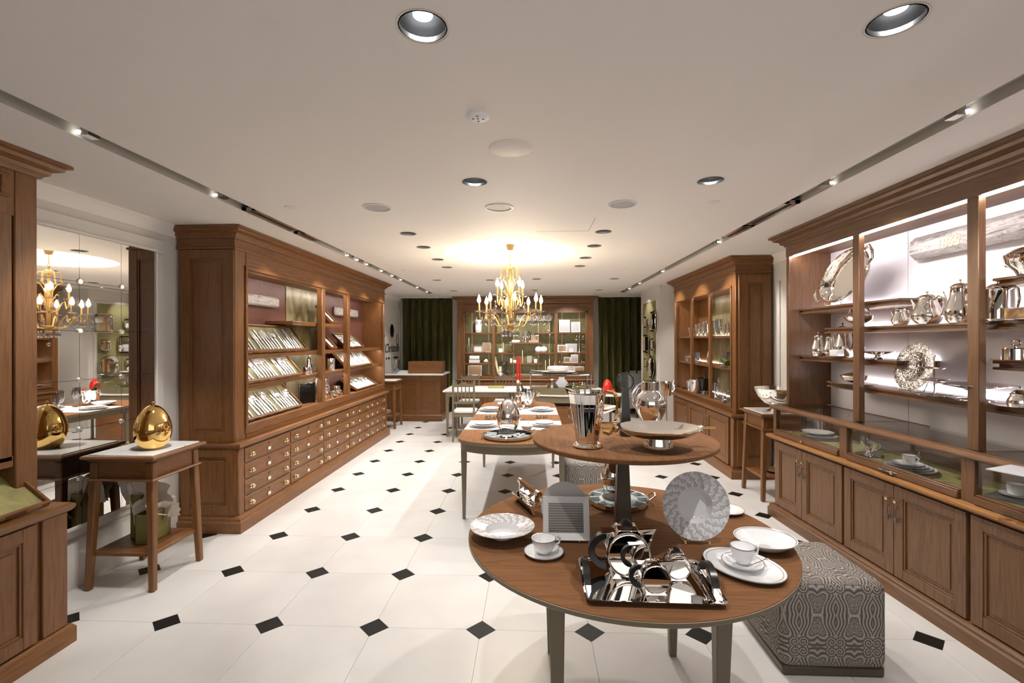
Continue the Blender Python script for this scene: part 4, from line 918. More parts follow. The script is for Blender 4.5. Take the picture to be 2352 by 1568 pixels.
for k in range(6):
    a = R(15+60*k); c, s = cos(a), sin(a)
    O('crown_scroll', MB().tube([(r*c, r*s, cz(p)) for r, p in ((.03, 615), (.085, 616), (.105, 624), (.105, 634), (.12, 640), (.11, 636))], .0075, 7), giltp, ch)
    O('leaf_scroll', MB().tube([(r*c, r*s, cz(p)) for r, p in ((.015, 740), (.02, 690), (.035, 660), (.07, 645), (.105, 642))], [.004, .006, .006, .005, .003], 6), giltp, ch)
    O('leaf_scroll', MB().tube([(r*cos(a+.5), r*sin(a+.5), cz(p)) for r, p in ((.015, 735), (.02, 705), (.04, 680), (.08, 668), (.10, 672))], [.004, .006, .006, .005, .003], 6), giltp, ch)
for k in range(12):
    a = R(30*k); O('crystal_drop', drop_me, None, ch, (.09*cos(a), .09*sin(a), cz(756)))
O('crystal_ball', MB().ball((0, 0, cz(789)), .022, 12, 8).tube([(0, 0, cz(762)), (0, 0, cz(786))], .003, 6), crystal, ch)
# ================================================================ GOODS
def mpp(y): return y/F
def plate_prof(r, h=.018, rim=.3): return [(0, .004), (r*.52, .004), (r*.62, h*.55), (r*.98, h), (r, h+.001), (r, h-.002), (r*.62, h*.55-.004), (r*.5, 0), (0, 0)]
def plate(lab, x, y, z, r, mat=porc, group=None, h=.018, cat='plate', name='plate', edge=None, sx=1, rot=None, rz=0):
    if edge is None: return one(name, lab, cat, MB().lathe(plate_prof(r, h), 40, sy=sx), mat, (x, y, z), rz, group, rot=rot)
    t = T(name, lab, cat, (x, y, z), rz, group, rot=rot)
    O('dish', MB().lathe(plate_prof(r, h), 40, sy=sx), mat, t); O('rim_line', MB().lathe([(r*.985, h+.0008), (r+.0006, h+.0016), (r+.0008, h-.001)], 40, sy=sx), edge, t)
    return t
def cup(lab, x, y, z, r=.042, h=.06, rz=0, saucer=True, mat=porc, edge=greyline, group=None, shape=0, sr=.072):
    if saucer:
        t2 = T('saucer', lab.replace('cup', 'saucer under the cup', 1), 'saucer', (x, y, z)); O('dish', MB().lathe(plate_prof(sr, .014), 36), mat, t2); O('rim_line', MB().lathe([(sr*.97, .0143), (sr+.0006, .0156), (sr+.0007, .013)], 36), edge, t2); z += .009
    t = T('cup', lab, 'cup', (x, y, z), rz, group)
    if shape == 0: pr = [(0, .002), (r*.45, .002), (r*.5, 0), (r*.55, .003), (r*.8, h*.3), (r*.98, h*.75), (r*1.02, h), (r*.97, h), (r*.9, h*.7), (r*.7, h*.3), (r*.3, .008), (0, .007)]
    else: pr = [(0, .002), (r*.7, 0), (r*.9, h*.12), (r*.95, h*.5), (r, h), (r*.94, h), (r*.88, h*.5), (r*.6, .008), (0, .007)]
    O('bowl', MB().lathe(pr, 32), mat, t); O('rim_line', MB().lathe([(r*.99, h-.003), (r*1.025, h-.003), (r*1.03, h+.0006), (r*.97, h+.0006)], 32), edge, t)
    O('handle', MB().tube([(r*.9, 0, h*.85), (r*1.25, 0, h*.95), (r*1.55, 0, h*.75), (r*1.45, 0, h*.45), (r*.8, 0, h*.25)], .0042, 8), mat, t)
    return t
def wine(lab, x, y, z, h, r, group=None, kind='flute'):
    b = .45*h
    if kind == 'flute': pr = [(0, 0), (r*.95, 0), (r*.9, .003), (.004, .008), (.003, h*.42), (r*.4, h*.52), (r*.9, h*.72), (r*.98, h*.85), (r*.85, h), (r*.82, h), (r*.94, h*.85), (r*.86, h*.72), (r*.3, h*.53), (0, h*.5)]
    elif kind == 'wine': pr = [(0, 0), (r*.9, 0), (r*.85, .003), (.004, .008), (.003, h*.38), (r*.6, h*.47), (r, h*.66), (r*.85, h), (r*.82, h), (r*.96, h*.66), (r*.5, h*.48), (0, h*.45)]
    else: pr = [(0, 0), (r*.8, 0), (r*.85, .004), (r, h), (r*.94, h), (r*.78, .012), (0, .010)]
    return one('wine_glass' if kind != 'tumbler' else 'tumbler', lab, 'glass', MB().lathe(pr, 20), crystal, (x, y, z), 0, group)
def jar(name, lab, cat, x, y, z, pr, mat=silver, group=None, seg=28, sy=1, rz=0): return one(name, lab, cat, MB().lathe(pr, seg, sy=sy), mat, (x, y, z), rz, group)
def easel(parent, w, h, tilt, mat=brass):
    m = MB()
    for s in (-1, 1):
        m.tube([(s*w/2, -.02, .018), (s*w/2, -.03, .006), (s*w/2, -.028, .0), (s*w/2, 0, .006), (s*w/2, .05, .003)], .002, 6)
        m.tube([(s*w/2, -.0, .006), (s*w*.3, h*.5*sin(tilt)+.004, h*.5)], .002, 6)
    m.tube([(-w/2, 0, .006), (w/2, 0, .006)], .002, 6).tube([(0, h*.5*sin(tilt)+.004, h*.5), (0, .07+h*.2, 0)], .002, 6)
    return O('plate_stand', m, mat, parent)
def stood(t, o, r, tilt, lift=.008):
    """stand a lathed dish (axis z) upright leaning back by tilt"""
    o.rotation_euler = (pi/2-tilt, 0, 0); o.location = (0, r*sin(tilt)-.018, lift+r*cos(tilt)); return o
def frame(lab, x, y, z, w, h, fw=.02, mat=silver, pic=beigep, rz=0, tilt=.12, group=None, name='picture_frame'):
    t = T(name, lab, 'frame', (x, y, z), 0, group, rot=(-tilt, 0, rz))
    b = MB().box(-w/2, w/2, -.012, 0, 0, fw).box(-w/2, w/2, -.012, 0, h-fw, h).box(-w/2, -w/2+fw, -.012, 0, fw, h-fw).box(w/2-fw, w/2, -.012, 0, fw, h-fw)
    O('frame', b, mat, t, bev=.002); O('picture', MB().box(-w/2+fw-.001, w/2-fw+.001, -.006, -.001, fw-.001, h-fw+.001), pic, t); O('strut', MB().box(-.012, .012, 0, .004, 0, h*.7).xf(Matrix.Rotation(-tilt*2, 4, 'X')), mat if 0 else beigep, t)
    return t
def teapot(lab, x, y, z, r, h, rz=0, hmat=silver, tall=0, name='teapot', bmat=silver, spout=True):
    t = T(name, lab, 'teapot', (x, y, z), rz)
    if tall == 0: pr = [(0, .004), (r*.62, 0), (r*.7, h*.04), (r*.98, h*.2), (r*.96, h*.32), (r*.75, h*.5), (r*.58, h*.66), (r*.55, h*.78), (r*.6, h*.8), (0, h*.8)]
    elif tall == 1: pr = [(0, .004), (r*.7, 0), (r*.8, h*.05), (r*1.0, h*.22), (r*.92, h*.35), (r*.65, h*.6), (r*.58, h*.8), (r*.62, h*.84), (0, h*.84)]
    else: pr = [(0, 0), (r*.9, 0), (r*.94, h*.03), (r*.85, h*.05), (r*.82, h*.72), (r*.9, h*.76), (r*.7, h*.8), (0, h*.82)]
    O('body', MB().lathe(pr, 32), bmat, t)
    top = .8 if tall != 1 else .84
    O('lid', MB().lathe([(r*.6, h*top), (r*.62, h*(top+.015)), (r*.45, h*(top+.07)), (r*.15, h*(top+.1)), (r*.05, h*(top+.11)), (0, h*(top+.11))], 28), bmat, t)
    O('knob', MB().lathe([(r*.05, h*(top+.09)), (r*.04, h*(top+.13)), (r*.12, h*(top+.15)), (r*.12, h*(top+.18)), (0, h*(top+.2))], 16), hmat if hmat is black else bmat, t)
    if spout:
        if tall == 2: sp = [(-r*.8, 0, h*.62), (-r*1.2, 0, h*.74)]
        else: sp = [(-r*.8, 0, h*.28), (-r*1.15, 0, h*.4), (-r*1.25, 0, h*.62), (-r*1.5, 0, h*.78)]
        O('spout', MB().tube(sp, [r*.17, r*.12, r*.08, r*.06][:len(sp)], 10), bmat, t)
    O('handle', MB().tube([(r*.55, 0, h*.72), (r*.95, 0, h*.82), (r*1.35, 0, h*.74), (r*1.45, 0, h*.5), (r*1.3, 0, h*.28), (r*.85, 0, h*.2)], r*.07, 8), hmat, t)
    return t
def candelabrum(lab, x, y, z, h, w, arms=4, candles=False, name='candelabrum', stem=None):
    t = T(name, lab, 'candelabrum', (x, y, z))
    O('stem', MB().lathe([(0, 0), (.05*h/.4, 0), (.048*h/.4, .01*h), (.02*h/.4, .05*h), (.008, .12*h), (.014, .2*h), (.007, .3*h), (.009, .55*h), (.013, .62*h), (.007, .7*h), (.012, .78*h), (0, .8*h)], 20), silver, t)
    for k in range(arms):
        a = 2*pi*k/arms+.3; c, s = cos(a), sin(a)
        O('arm', MB().tube([(0, 0, .68*h), (.3*w*c, .3*w*s, .66*h), (.46*w*c, .46*w*s, .72*h), (.5*w*c, .5*w*s, .82*h)], .005, 6).lathe([(0, 0), (.018, .004), (.016, .008), (.009, .012), (.010, .035), (0, .036)], 12, (.5*w*c, .5*w*s, .82*h)), silver, t)
    O('socket', MB().lathe([(0, .8*h), (.018, .81*h), (.01, .83*h), (.011, .92*h), (0, .92*h)], 12), silver, t)
    return t
def candle(lab, x, y, z, h, mat, group=None, r=.008): return one('candle', lab, 'candle', MB().lathe([(0, 0), (r, 0), (r*.8, h-.008), (r*.3, h-.001), (0, h)], 12).tube([(0, 0, h), (.001, 0, h+.01)], .001, 5), mat, (x, y, z), 0, group)
def candlestick(lab, x, y, z, h, mat=silver, group=None, r=.03): return one('candlestick', lab, 'candlestick', MB().lathe([(0, 0), (r, 0), (r*.95, .006), (r*.4, .015), (r*.2, h*.2), (r*.35, h*.3), (r*.16, h*.45), (r*.2, h*.8), (r*.45, h*.88), (r*.35, h), (0, h)], 18), mat, (x, y, z), 0, group)
# ---------- display table, lower tier
Zt = FZ
def tz(px, py, z=FZ): p = at_z(px, py, z); return p.x, p.y
x, y = tz(1154, 1222, FZ+.02)
t = T('soup_plate', 'wide rimmed soup plate with grey leaf print at left of round table', 'plate', (x, y, FZ))
def soup(r): return [(0, .012), (.058, .012), (.070, .028), (.0745, .036), (r*.97, .050), (r, .052), (r, .0495), (.074, .0325), (.060, .010), (.045, .008), (.042, 0), (.036, 0), (0, .004)]
O('dish', MB().lathe(soup(.140), 64), leafm, t)
x, y = tz(1249, 1272); cup('white cup with grey rim at left of round table', x, y, FZ, .048, .056, R(25), sr=.079)
# square plate on stand
x, y = tz(1300, 1241)
t = T('square_plate', 'square white plate with dark woven centre on a stand, left of the post', 'plate', (x, y, FZ))
g = O('dish', MB().box(-.098, .098, -.004, 0, 0, .176), porc, t, (0, -.012, .009), (-.22, 0, 0), bev=.003)
b = MB(); s1, s2 = (.098, .0, .176), (.074, .027, .147)
def quad(b, P): b._f([b.bm.verts.new(p) for p in P])
h0, h1, w0, w1 = 0, .176, .098, .074
o_ = [(-w0, -.018, h0), (w0, -.018, h0), (w0, -.018, h1), (-w0, -.018, h1)]; i_ = [(-w1, -.005, .028), (w1, -.005, .028), (w1, -.005, .148), (-w1, -.005, .148)]
for k in range(4): quad(b, [o_[k], o_[(k+1) % 4], i_[(k+1) % 4], i_[k]])
for k in range(4): q, q2 = o_[k], o_[(k+1) % 4]; quad(b, [q, q2, (q2[0], 0, q2[2]), (q[0], 0, q[2])])
O('rim', b, porc, g, label='raised sloping white rim'); O('centre', MB().box(-w1, w1, -.006, -.0045, .028, .148), weavem, g, label='grey woven pattern centre')
easel(t, .11, .17, .22)
x, y = tz(1297, 1222); t = T('round_plate', 'plain grey round plate standing behind the square plate', 'plate', (x, y+.02, FZ))
stood(t, O('dish', MB().lathe(plate_prof(.105, .012), 48), porcp, t), .105, .2); easel(t, .08, .2, .2)
# upright leaf plate on stand right of post
x, y = tz(1598, 1245)
t = T('soup_plate', 'large leaf print soup plate standing upright right of the post', 'plate', (x, y, FZ))
pl = O('dish', MB().lathe(soup(.140), 64), leafm, t); pl.rotation_euler = (pi/2-.16, 0, 0); pl.location = (0, .045, .010+.140*cos(.16)); easel(t, .1, .2, .16)
x, y = tz(1668, 1176); plate('plain white plate lying behind the upright leaf plate', x, y, FZ, .082, edge=greyline)
x, y = tz(1757, 1258); t = T('bowl', 'deep oval white bowl near the right edge of round table', 'bowl', (x, y, FZ), .15)
O('dish', MB().lathe([(0, .006), (.05, .006), (.09, .022), (.118, .044), (.121, .045), (.121, .043), (.09, .018), (.05, 0), (0, 0)], 48, sy=.92), porc, t); O('rim_line', MB().lathe([(.114, .0445), (.1165, .0456)], 48, sy=.92), greyline, t)
O('rosette', MB().lathe([(.0, .0066), (.012, .0066)], 24, sy=.92).lathe([(.015, .0066), (.022, .0066)], 24, sy=.92), greyp, t)
x, y = tz(1707, 1306); t = T('plate', 'oval white plate with dotted grey rim under the right cup', 'plate', (x, y, FZ), R(-58))
O('dish', MB().lathe(plate_prof(.150, .018), 56, sy=.80), porc, t); O('rim_line', MB().lathe([(.137, .0168), (.1395, .0175)], 56, sy=.80).lathe([(.149, .0193), (.1508, .0195), (.1508, .017)], 56, sy=.8), greyline, t)
cup('white cup with spoon on the oval plate at right of round table', x+.002, y+.008, FZ+.012, .043, .062, R(15), sr=.074)
one('teaspoon', 'small teaspoon lying in the saucer of the right cup', 'cutlery', MB().tube([(0, 0, 0), (.05, 0, .003), (.09, 0, .006)], .0018, 6).ball((.098, 0, .006), .008, 8, 6, .3), silver, (x-.0, y-.05, FZ+.035), .5)
# silver tray with glass pots
A_, B_, C_, D_ = at_z(1340, 1292, FZ+.012), at_z(1600, 1282, FZ+.012), at_z(1657, 1383, FZ+.012), at_z(1345, 1388, FZ+.012)
tx, ty = (A_.x+B_.x+C_.x+D_.x)/4, (A_.y+B_.y+C_.y+D_.y)/4; TW = ((B_-A_).length+(C_-D_).length)/2+.01; TD = (A_.y+B_.y-C_.y-D_.y)/2+.01
t = T('serving_tray', 'rectangular polished tray with black arched handles at front of round table', 'tray', (tx, ty, FZ), R(-1))
def rrect(w, h, q, n=6): return [(sx*(w-q)+q*cos(a), sz*(h-q)+q*sin(a)) for sx, sz, a0 in ((1, 1, 0), (-1, 1, pi/2), (-1, -1, pi), (1, -1, 1.5*pi)) for a in [a0+k*pi/2/n for k in range(n+1)]]
def dish(rings): 
    b = MB(); RR = [[b.bm.verts.new((p[0], p[1], z)) for p in P] for P, z in rings]; b._f(RR[0]); k = len(RR[0])
    for a, c in zip(RR, RR[1:]):
        for i in range(k): b._f([a[i], a[(i+1) % k], c[(i+1) % k], c[i]])
    b._f(RR[-1]); return b
O('plate', dish([(rrect(TW/2-.012, TD/2-.012, .02), .008), (rrect(TW/2-.008, TD/2-.008, .022), .010), (rrect(TW/2-.004, TD/2-.004, .024), .018), (rrect(TW/2+.002, TD/2+.002, .026), .019), (rrect(TW/2, TD/2, .025), .016), (rrect(TW/2-.01, TD/2-.01, .02), .002)]), silver, t)
O('foot', MB().box(-TW/2+.02, TW/2-.02, -TD/2+.02, TD/2-.02, 0, .003), black, t)
for s in (-1, 1):
    pts = [(s*(TW/2-.012), .075*cos(a), .012+.062*sin(a)) for a in [pi*k/14 for k in range(15)]]
    m = MB()
    for (p, q) in zip(pts, pts[1:]): pass
    outer = [(.078*cos(a), .012+.066*sin(a)) for a in [pi*k/18 for k in range(19)]]; inner = [(.066*cos(a), .012+.052*sin(a)) for a in [pi*k/18 for k in range(18, -1, -1)]]
    O('handle', MB().ext(outer+inner, 'x', s*(TW/2-.012)-.011, s*(TW/2-.012)+.011), black, t)
    for e in (-1, 1): O('handle_mount', MB().box(s*(TW/2-.012)-.012, s*(TW/2-.012)+.012, e*.072-.008, e*.072+.008, .008, .030), silver, t)
def drum_pot(lab, x, y, z, r, lidk=True, spout=True, handle=True, name='teapot'):
    """glass-walled round pot standing on edge, flat faces toward the viewer"""
    t = T(name, lab, 'teapot' if name == 'teapot' else name.split('_')[0], (x, y, z), 0); d = r*.62; c = r*1.12
    RX = Matrix.Rotation(pi/2, 4, 'X')
    b = MB().lathe([(r*.97, -d), (r*1.0, -d*.9), (r*1.0, d*.9), (r*.97, d)], 40); b.xf(RX); b.xf(Matrix.Translation((0, 0, c))); O('body', b, silver, t)
    for s in (-1, 1):
        b = MB().lathe([(0, s*d*.97), (r*.9, s*d*.97)], 40); b.xf(RX); b.xf(Matrix.Translation((0, 0, c))); O('face', b, silver if s > 0 else mirror, t)
        b = MB(); b.tube([(r*.95*cos(a), s*d, c+r*.95*sin(a)) for a in [k*pi/20 for k in range(40)]], r*.045, 8, True); O('rim', b, silver, t)
    O('foot', MB().hexa([(-r*.75, -d*.8, 0), (r*.75, -d*.8, 0), (r*.75, d*.8, 0), (-r*.75, d*.8, 0), (-r*.5, -d*.6, r*.3), (r*.5, -d*.6, r*.3), (r*.5, d*.6, r*.3), (-r*.5, d*.6, r*.3)]), silver, t)
    if spout: O('spout', MB().hexa([(-r*1.15, -d*.35, c+r*.85), (r*1.2, -d*.35, c+r*.85), (r*1.2, d*.35, c+r*.85), (-r*1.15, d*.35, c+r*.85), (-r*1.2, -d*.5, c+r*.95), (r*1.38, -d*.1, c+r*1.05), (r*1.38, d*.1, c+r*1.05), (-r*1.2, d*.5, c+r*.95)]), silver, t).location = (0, 0, -r*.02)
    if spout: O('spout_neck', MB().hexa([(r*.85, -d*.3, c+r*.2), (r*1.0, -d*.3, c+r*.1), (r*1.0, d*.3, c+r*.1), (r*.85, d*.3, c+r*.2), (r*.7, -d*.35, c+r*.9), (r*1.3, -d*.15, c+r*.98), (r*1.3, d*.15, c+r*.98), (r*.7, d*.35, c+r*.9)]), silver, t)
    if lidk:
        O('lid', MB().ext([(-r*.72, c+r*.72), (r*.72, c+r*.72), (r*.45, c+r*1.12), (-r*.45, c+r*1.12)], 'y', -d*.85, d*.85), silver, t, bev=.003)
        b = MB().lathe([(r*.24, -d*.3), (r*.28, -d*.25), (r*.28, d*.25), (r*.24, d*.3)], 20); O('knob', MB().lathe([(0, -d*.35), (r*.24, -d*.35), (r*.27, 0), (r*.24, d*.35), (0, d*.35)], 20).xf(RX).xf(Matrix.Translation((0, 0, c+r*1.18))), black, t)
    if handle:
        a0 = [pi/2+pi*k/16 for k in range(17)]; ro, ri = r*.85, r*.58
        O('handle', MB().ext([(-r*.95+ro*cos(a), c+ro*sin(a)) for a in a0]+[(-r*.95+ri*cos(a), c+ri*sin(a)) for a in a0[::-1]], 'y', -d*.3, d*.3), black, t, bev=.002)
    return t
TZ = FZ+.0085
x, y = at_z(1441, 1322, TZ).xy; drum_pot('largest round silver drum teapot with black C handle on the tray', x, y+.015, TZ, .077)
x, y = at_z(1505, 1362, TZ).xy; drum_pot('small round silver drum creamer at front of the tray', x, y+.01, TZ, .048, lidk=False)
x, y = at_z(1556, 1330, TZ).xy; drum_pot('round silver sugar drum with black knob at right of the tray', x, y+.01, TZ, .043, spout=False, handle=False, name='sugar_bowl')
p, q = at_z(1588, 1300, TZ+.02), at_z(1637, 1378, TZ+.012)
one('sugar_tongs', 'long silver tongs leaning on the tray by its right handle', 'tongs', MB().tube([(0, 0, 0), ((q-p).x*.5, (q-p).y*.5, .001), ((q-p).x, (q-p).y, (q-p).z)], .004, 8).tube([(.012, 0, 0), ((q-p).x*.5+.01, (q-p).y*.5, .001), ((q-p).x+.002, (q-p).y, (q-p).z)], .003, 8), silver, p)
# cutlery egg trays (one here, one on the dining table)
def egg_set(lab, x, y, z, R0, dark_=False, rz=0):
    t = T('cutlery_tray', lab, 'tray', (x, y, z), rz)
    O('plate', MB().lathe([(0, .006), (R0*.9, .006), (R0*.94, .012), (R0*.96, .032), (R0, .034), (R0*1.01, .031), (R0*.97, .026), (R0*.95, .006), (R0*.85, 0), (0, 0)], 64), silver, t)
    for s in (-1, 1): O('handle', MB().tube([(s*R0, -.035, .03), (s*(R0+.03), -.03, .05), (s*(R0+.035), 0, .056), (s*(R0+.03), .03, .05), (s*R0, .035, .03)], .004, 6), silver, t)
    n = 10; m2 = plain('tray_insert_white', (.60, .66, .68), .5) if 'tray_insert_white' not in MATS else MATS['tray_insert_white']
    for k in range(n):
        a0, a1 = 2*pi*k/n+.02, 2*pi*(k+1)/n-.02; r0, r1 = .10, R0*.93
        dk = dark_ and 4 < ((k+6) % n) < 10
        def pt(r, a): return (r*cos(a), r*sin(a))
        m = MB(); P = [pt(r0, a0), pt(r1, a0), pt(r1, (a0+a1)/2), pt(r1, a1), pt(r0, a1)]
        m.ext(P, 'z', .008, .014)
        for a in (a0, a1):
            d = .004; e = (-sin(a)*d, cos(a)*d); A, Bq = pt(r0, a), pt(r1, a); m.hexa([(A[0]-e[0], A[1]-e[1], .014), (Bq[0]-e[0], Bq[1]-e[1], .014), (Bq[0]+e[0], Bq[1]+e[1], .014), (A[0]+e[0], A[1]+e[1], .014), (A[0]-e[0], A[1]-e[1], .036), (Bq[0]-e[0], Bq[1]-e[1], .034), (Bq[0]+e[0], Bq[1]+e[1], .034), (A[0]+e[0], A[1]+e[1], .036)])
        O('compartment', m, black if dk else m2, t)
        if dk: O('well', MB().lathe([(.028, .0145), (.03, .02), (.034, .02), (.034, .0145)], 20, (R0*.68*cos((a0+a1)/2), R0*.68*sin((a0+a1)/2), 0)), dark, t)
    O('hub', MB().lathe([(0, .03), (.095, .03), (.10, .026), (.10, .010), (0, .01)], 32), black if dark_ else m2, t)
    return t
x, y = at_z(1420, 1147, FZ+.02).xy
egg_set('round silver tray with pale compartments behind the post of the round table', x, y, FZ, .155)
t = T('silver_egg', 'silver cutlery egg on clear collar behind the post of the round table', 'ornament', (x-.022, y, FZ+.031))
O('collar', MB().lathe([(.056, 0), (.058, .035), (.055, .035), (.052, 0)], 28), trans_acr, t); O('base_ring', MB().lathe([(0, 0), (.06, 0), (.062, .006), (0, .006)], 28), taupe2, t)
O('shell', egg_mb(.070, .175, (0, 0, .035), 36), silver, t)
# silver trough with handle
x, y = at_z(1215, 1165, FZ).xy
t = T('cutlery_caddy', 'long silver trough with brown bar handle at back left of round table', 'caddy', (x, y, FZ), R(113))
m = MB().ext([(-.05, .05), (-.028, .004), (-.02, 0), (.02, 0), (.028, .004), (.05, .05), (.046, .05), (.018, .006), (-.018, .006), (-.046, .05)], 'x', -.12, .12); O('body', m, silver, t)
O('end', MB().ext([(-.05, .05), (-.02, 0), (.02, 0), (.05, .05)], 'x', -.121, -.118).ext([(-.05, .05), (-.02, 0), (.02, 0), (.05, .05)], 'x', .118, .121), silver, t)
O('handle', MB().tube([(-.11, 0, .105), (.11, 0, .105)], .012, 16), oakd['x'], t, label='brown wooden grip'); [O('handle_cap', MB().tube([(s*.13, 0, .105), (s*.095, 0, .105)], .014, 16).box(s*.104-.004, s*.104+.004, -.012, .012, .006, .10), silver, t) for s in (-1, 1)]
for k in range(4): one('napkin_roll', '%s silver rolled piece from the left in the handled trough' % ('first', 'second', 'third', 'fourth')[k], 'cutlery', MB().lathe([(0, 0), (.008, .002), (.009, .02), (.008, .07), (0, .075)], 12).xf(Matrix.Rotation(pi/2, 4, 'Y')), silver, (x-.0+(.0*k), y-.07+.035*k, FZ+.03), R(113), 'pieces in the silver trough')
# ---------- upper tier
def fluted(pr, n=12, amp=.05, seg=72, c=(0, 0, 0)):
    b = MB(); rings = []
    for r, z in pr: rings.append([b.bm.verts.new((c[0]+r*(1+amp*abs(cos(n*pi*k/seg)))*cos(2*pi*k/seg), c[1]+r*(1+amp*abs(cos(n*pi*k/seg)))*sin(2*pi*k/seg), c[2]+z)) for k in range(seg)])
    for a, d in zip(rings, rings[1:]):
        for k in range(seg): b._f([a[k], a[(k+1) % seg], d[(k+1) % seg], d[k]])
    b._f(rings[0]); b._f(rings[-1]); return b
x, y = at_z(1349, 1026, UZ).xy; s = mpp(y)
t = T('pitcher', 'tall fluted silver pitcher with flat gold handle on the upper tier', 'pitcher', (x, y, UZ), R(-30))
O('body', fluted([(.040, .012), (.0415, .03), (.058, .130), (.0735, .222), (.0765, .226), (.0745, .226), (.070, .205), (.045, .03), (.03, .02)], 10, .055), silver, t)
O('band', fluted([(.0610, .150), (.0632, .1505), (.0658, .166), (.063, .1665)], 10, .055), satin, t)
O('foot', MB().lathe([(0, 0), (.050, 0), (.058, .004), (.060, .009), (.054, .014), (.044, .012), (.04, .016), (0, .016)], 40), silver, t)
O('spout', MB().hexa([(-.07, -.02, .2), (-.06, -.02, .225), (-.06, .02, .225), (-.07, .02, .2), (-.100, -.004, .236), (-.07, -.012, .228), (-.07, .012, .228), (-.100, .004, .236)]), silver, t)
hp = [(.066, .222), (.085, .232), (.115, .226), (.128, .205), (.124, .15), (.112, .085), (.098, .062), (.072, .068)]
m = MB()
for (a, b_), (c_, d_) in zip(hp, hp[1:]): m.hexa([(a, -.015, b_-.004), (c_, -.015, d_-.004), (c_, .015, d_-.004), (a, .015, b_-.004), (a, -.015, b_+.004), (c_, -.015, d_+.004), (c_, .015, d_+.004), (a, .015, b_+.004)])
O('handle', m, gold, t, label='flat gold handle')
x, y = at_z(1512, 1030, UZ).xy
t = T('footed_bowl', 'wide silver footed bowl with gold ended handles on the upper tier', 'bowl', (x, y, UZ), R(3))
O('bowl', MB().lathe([(0, .052), (.07, .054), (.13, .068), (.165, .087), (.170, .088), (.168, .085), (.13, .060), (.07, .044), (0, .042)], 64, sy=.86), silver, t)
O('foot', MB().lathe([(0, 0), (.060, 0), (.061, .004), (.050, .046), (0, .048)], 48), silver, t)
for s_ in (-1, 1):
    m = MB()
    for k in (-1, 0, 1): m.tube([(s_*.165, k*.010, .082-.002*k), (s_*.225, k*.011, .084-.002*k)], .0045, 8)
    O('handle', m, gold, t, label='ribbed gold handle'); O('handle_joint', MB().ball((s_*.172, 0, .080), .014, 12, 8), silver, t)
x, y = at_z(1352, 965, UZ).xy   # second footed bowl behind the pitcher
t = T('footed_bowl', 'silver bowl with ring handles behind the tall pitcher on the upper tier', 'bowl', (x+.045, y+.03, UZ))
O('bowl', MB().lathe([(0, .045), (.06, .048), (.11, .066), (.118, .07), (.116, .066), (.06, .038), (0, .036)], 48), silver, t); O('foot', MB().lathe([(0, 0), (.04, 0), (.03, .036), (0, .038)], 32), silver, t)
O('ring_handle', MB().tube([(-.125+.026*cos(a), 0, .035+.034*sin(a)) for a in [k*pi/10 for k in range(20)]], .005, 8, True), brush, t)
O('ring_handle', MB().tube([(.125+.0*cos(a), .022*cos(a), .03+.026*sin(a)) for a in [k*pi/10 for k in range(20)]], .005, 8, True), silver, t)
x, y = at_z(1436, 1000, UZ).xy
t = T('magnifying_glass_sculpture', 'round lens on a tall dark tapering stand on the upper tier', 'ornament', (x, y, UZ))
O('base', MB().box(-.024, .024, -.024, .024, 0, .045), taupe3, t, bev=.003); O('stem', MB().hexa([(-.022, -.022, .045), (.022, -.022, .045), (.022, .022, .045), (-.022, .022, .045), (-.014, -.012, .210), (.014, -.012, .210), (.014, .012, .210), (-.014, .012, .210)]), taupe3, t)
O('ring', MB().tube([(.038*cos(a), 0, .247+.038*sin(a)) for a in [k*pi/16 for k in range(32)]], .0035, 8, True), taupe3, t); O('lens', MB().lathe([(0, -.003), (.02, -.0025), (.037, 0), (.02, .0025), (0, .003)], 28).xf(Matrix.Rotation(pi/2, 4, 'X')).xf(Matrix.Translation((0, 0, .247))), glass, t)
x, y = at_z(1497, 972, UZ).xy
t = T('pitcher', 'bulbous silver pitcher with wide collar and looped handle on the upper tier', 'pitcher', (x, y+.02, UZ))
k_ = (y+.02)/F
O('body', MB().lathe([(0, 0), (18*k_, 0), (22*k_, 6*k_), (32*k_, 26*k_), (35*k_, 44*k_), (31*k_, 60*k_), (21*k_, 70*k_), (17.5*k_, 76*k_), (17.5*k_, 92*k_), (16*k_, 92*k_), (16*k_, 70*k_), (0, 66*k_)], 48), silver, t)
O('collar', MB().lathe([(17.5*k_, 66*k_), (18.5*k_, 67*k_), (18.5*k_, 93*k_), (17*k_, 94*k_), (16.6*k_, 67*k_)], 40), silver, t)
O('handle', MB().tube([(-17*k_, 0, 90*k_), (-30*k_, 0, 84*k_), (-42*k_, 0, 66*k_), (-40*k_, 0, 44*k_), (-30*k_, 0, 28*k_)], [.006, .006, .005, .005, .004], 8).tube([(-17*k_, .0, 80*k_), (-28*k_, 0, 78*k_), (-36*k_, 0, 60*k_), (-30*k_, 0, 40*k_)], .003, 8), silver, t)
x, y = at_z(1535, 982, UZ).xy; k_ = (y+.03)/F
t = T('goblet', 'slim silver beaker on a thin stem behind the footed bowl', 'goblet', (x, y+.03, UZ))
O('cup', MB().lathe([(0, 70*k_), (9*k_, 70*k_), (10*k_, 72*k_), (13.5*k_, 102*k_), (12.5*k_, 102*k_), (9*k_, 74*k_), (0, 72*k_)], 28), silver, t); O('stem', MB().lathe([(0, 0), (8*k_, 0), (1.6*k_, 3*k_), (1.3*k_, 70*k_), (0, 70*k_)], 16), silver, t)
O('figure', MB().tube([(13*k_, 0, 78*k_), (18*k_, 0, 86*k_), (15*k_, 0, 98*k_), (17*k_, 0, 106*k_)], [2*k_, 3*k_, 2.5*k_, 1.5*k_], 8), silver, t)
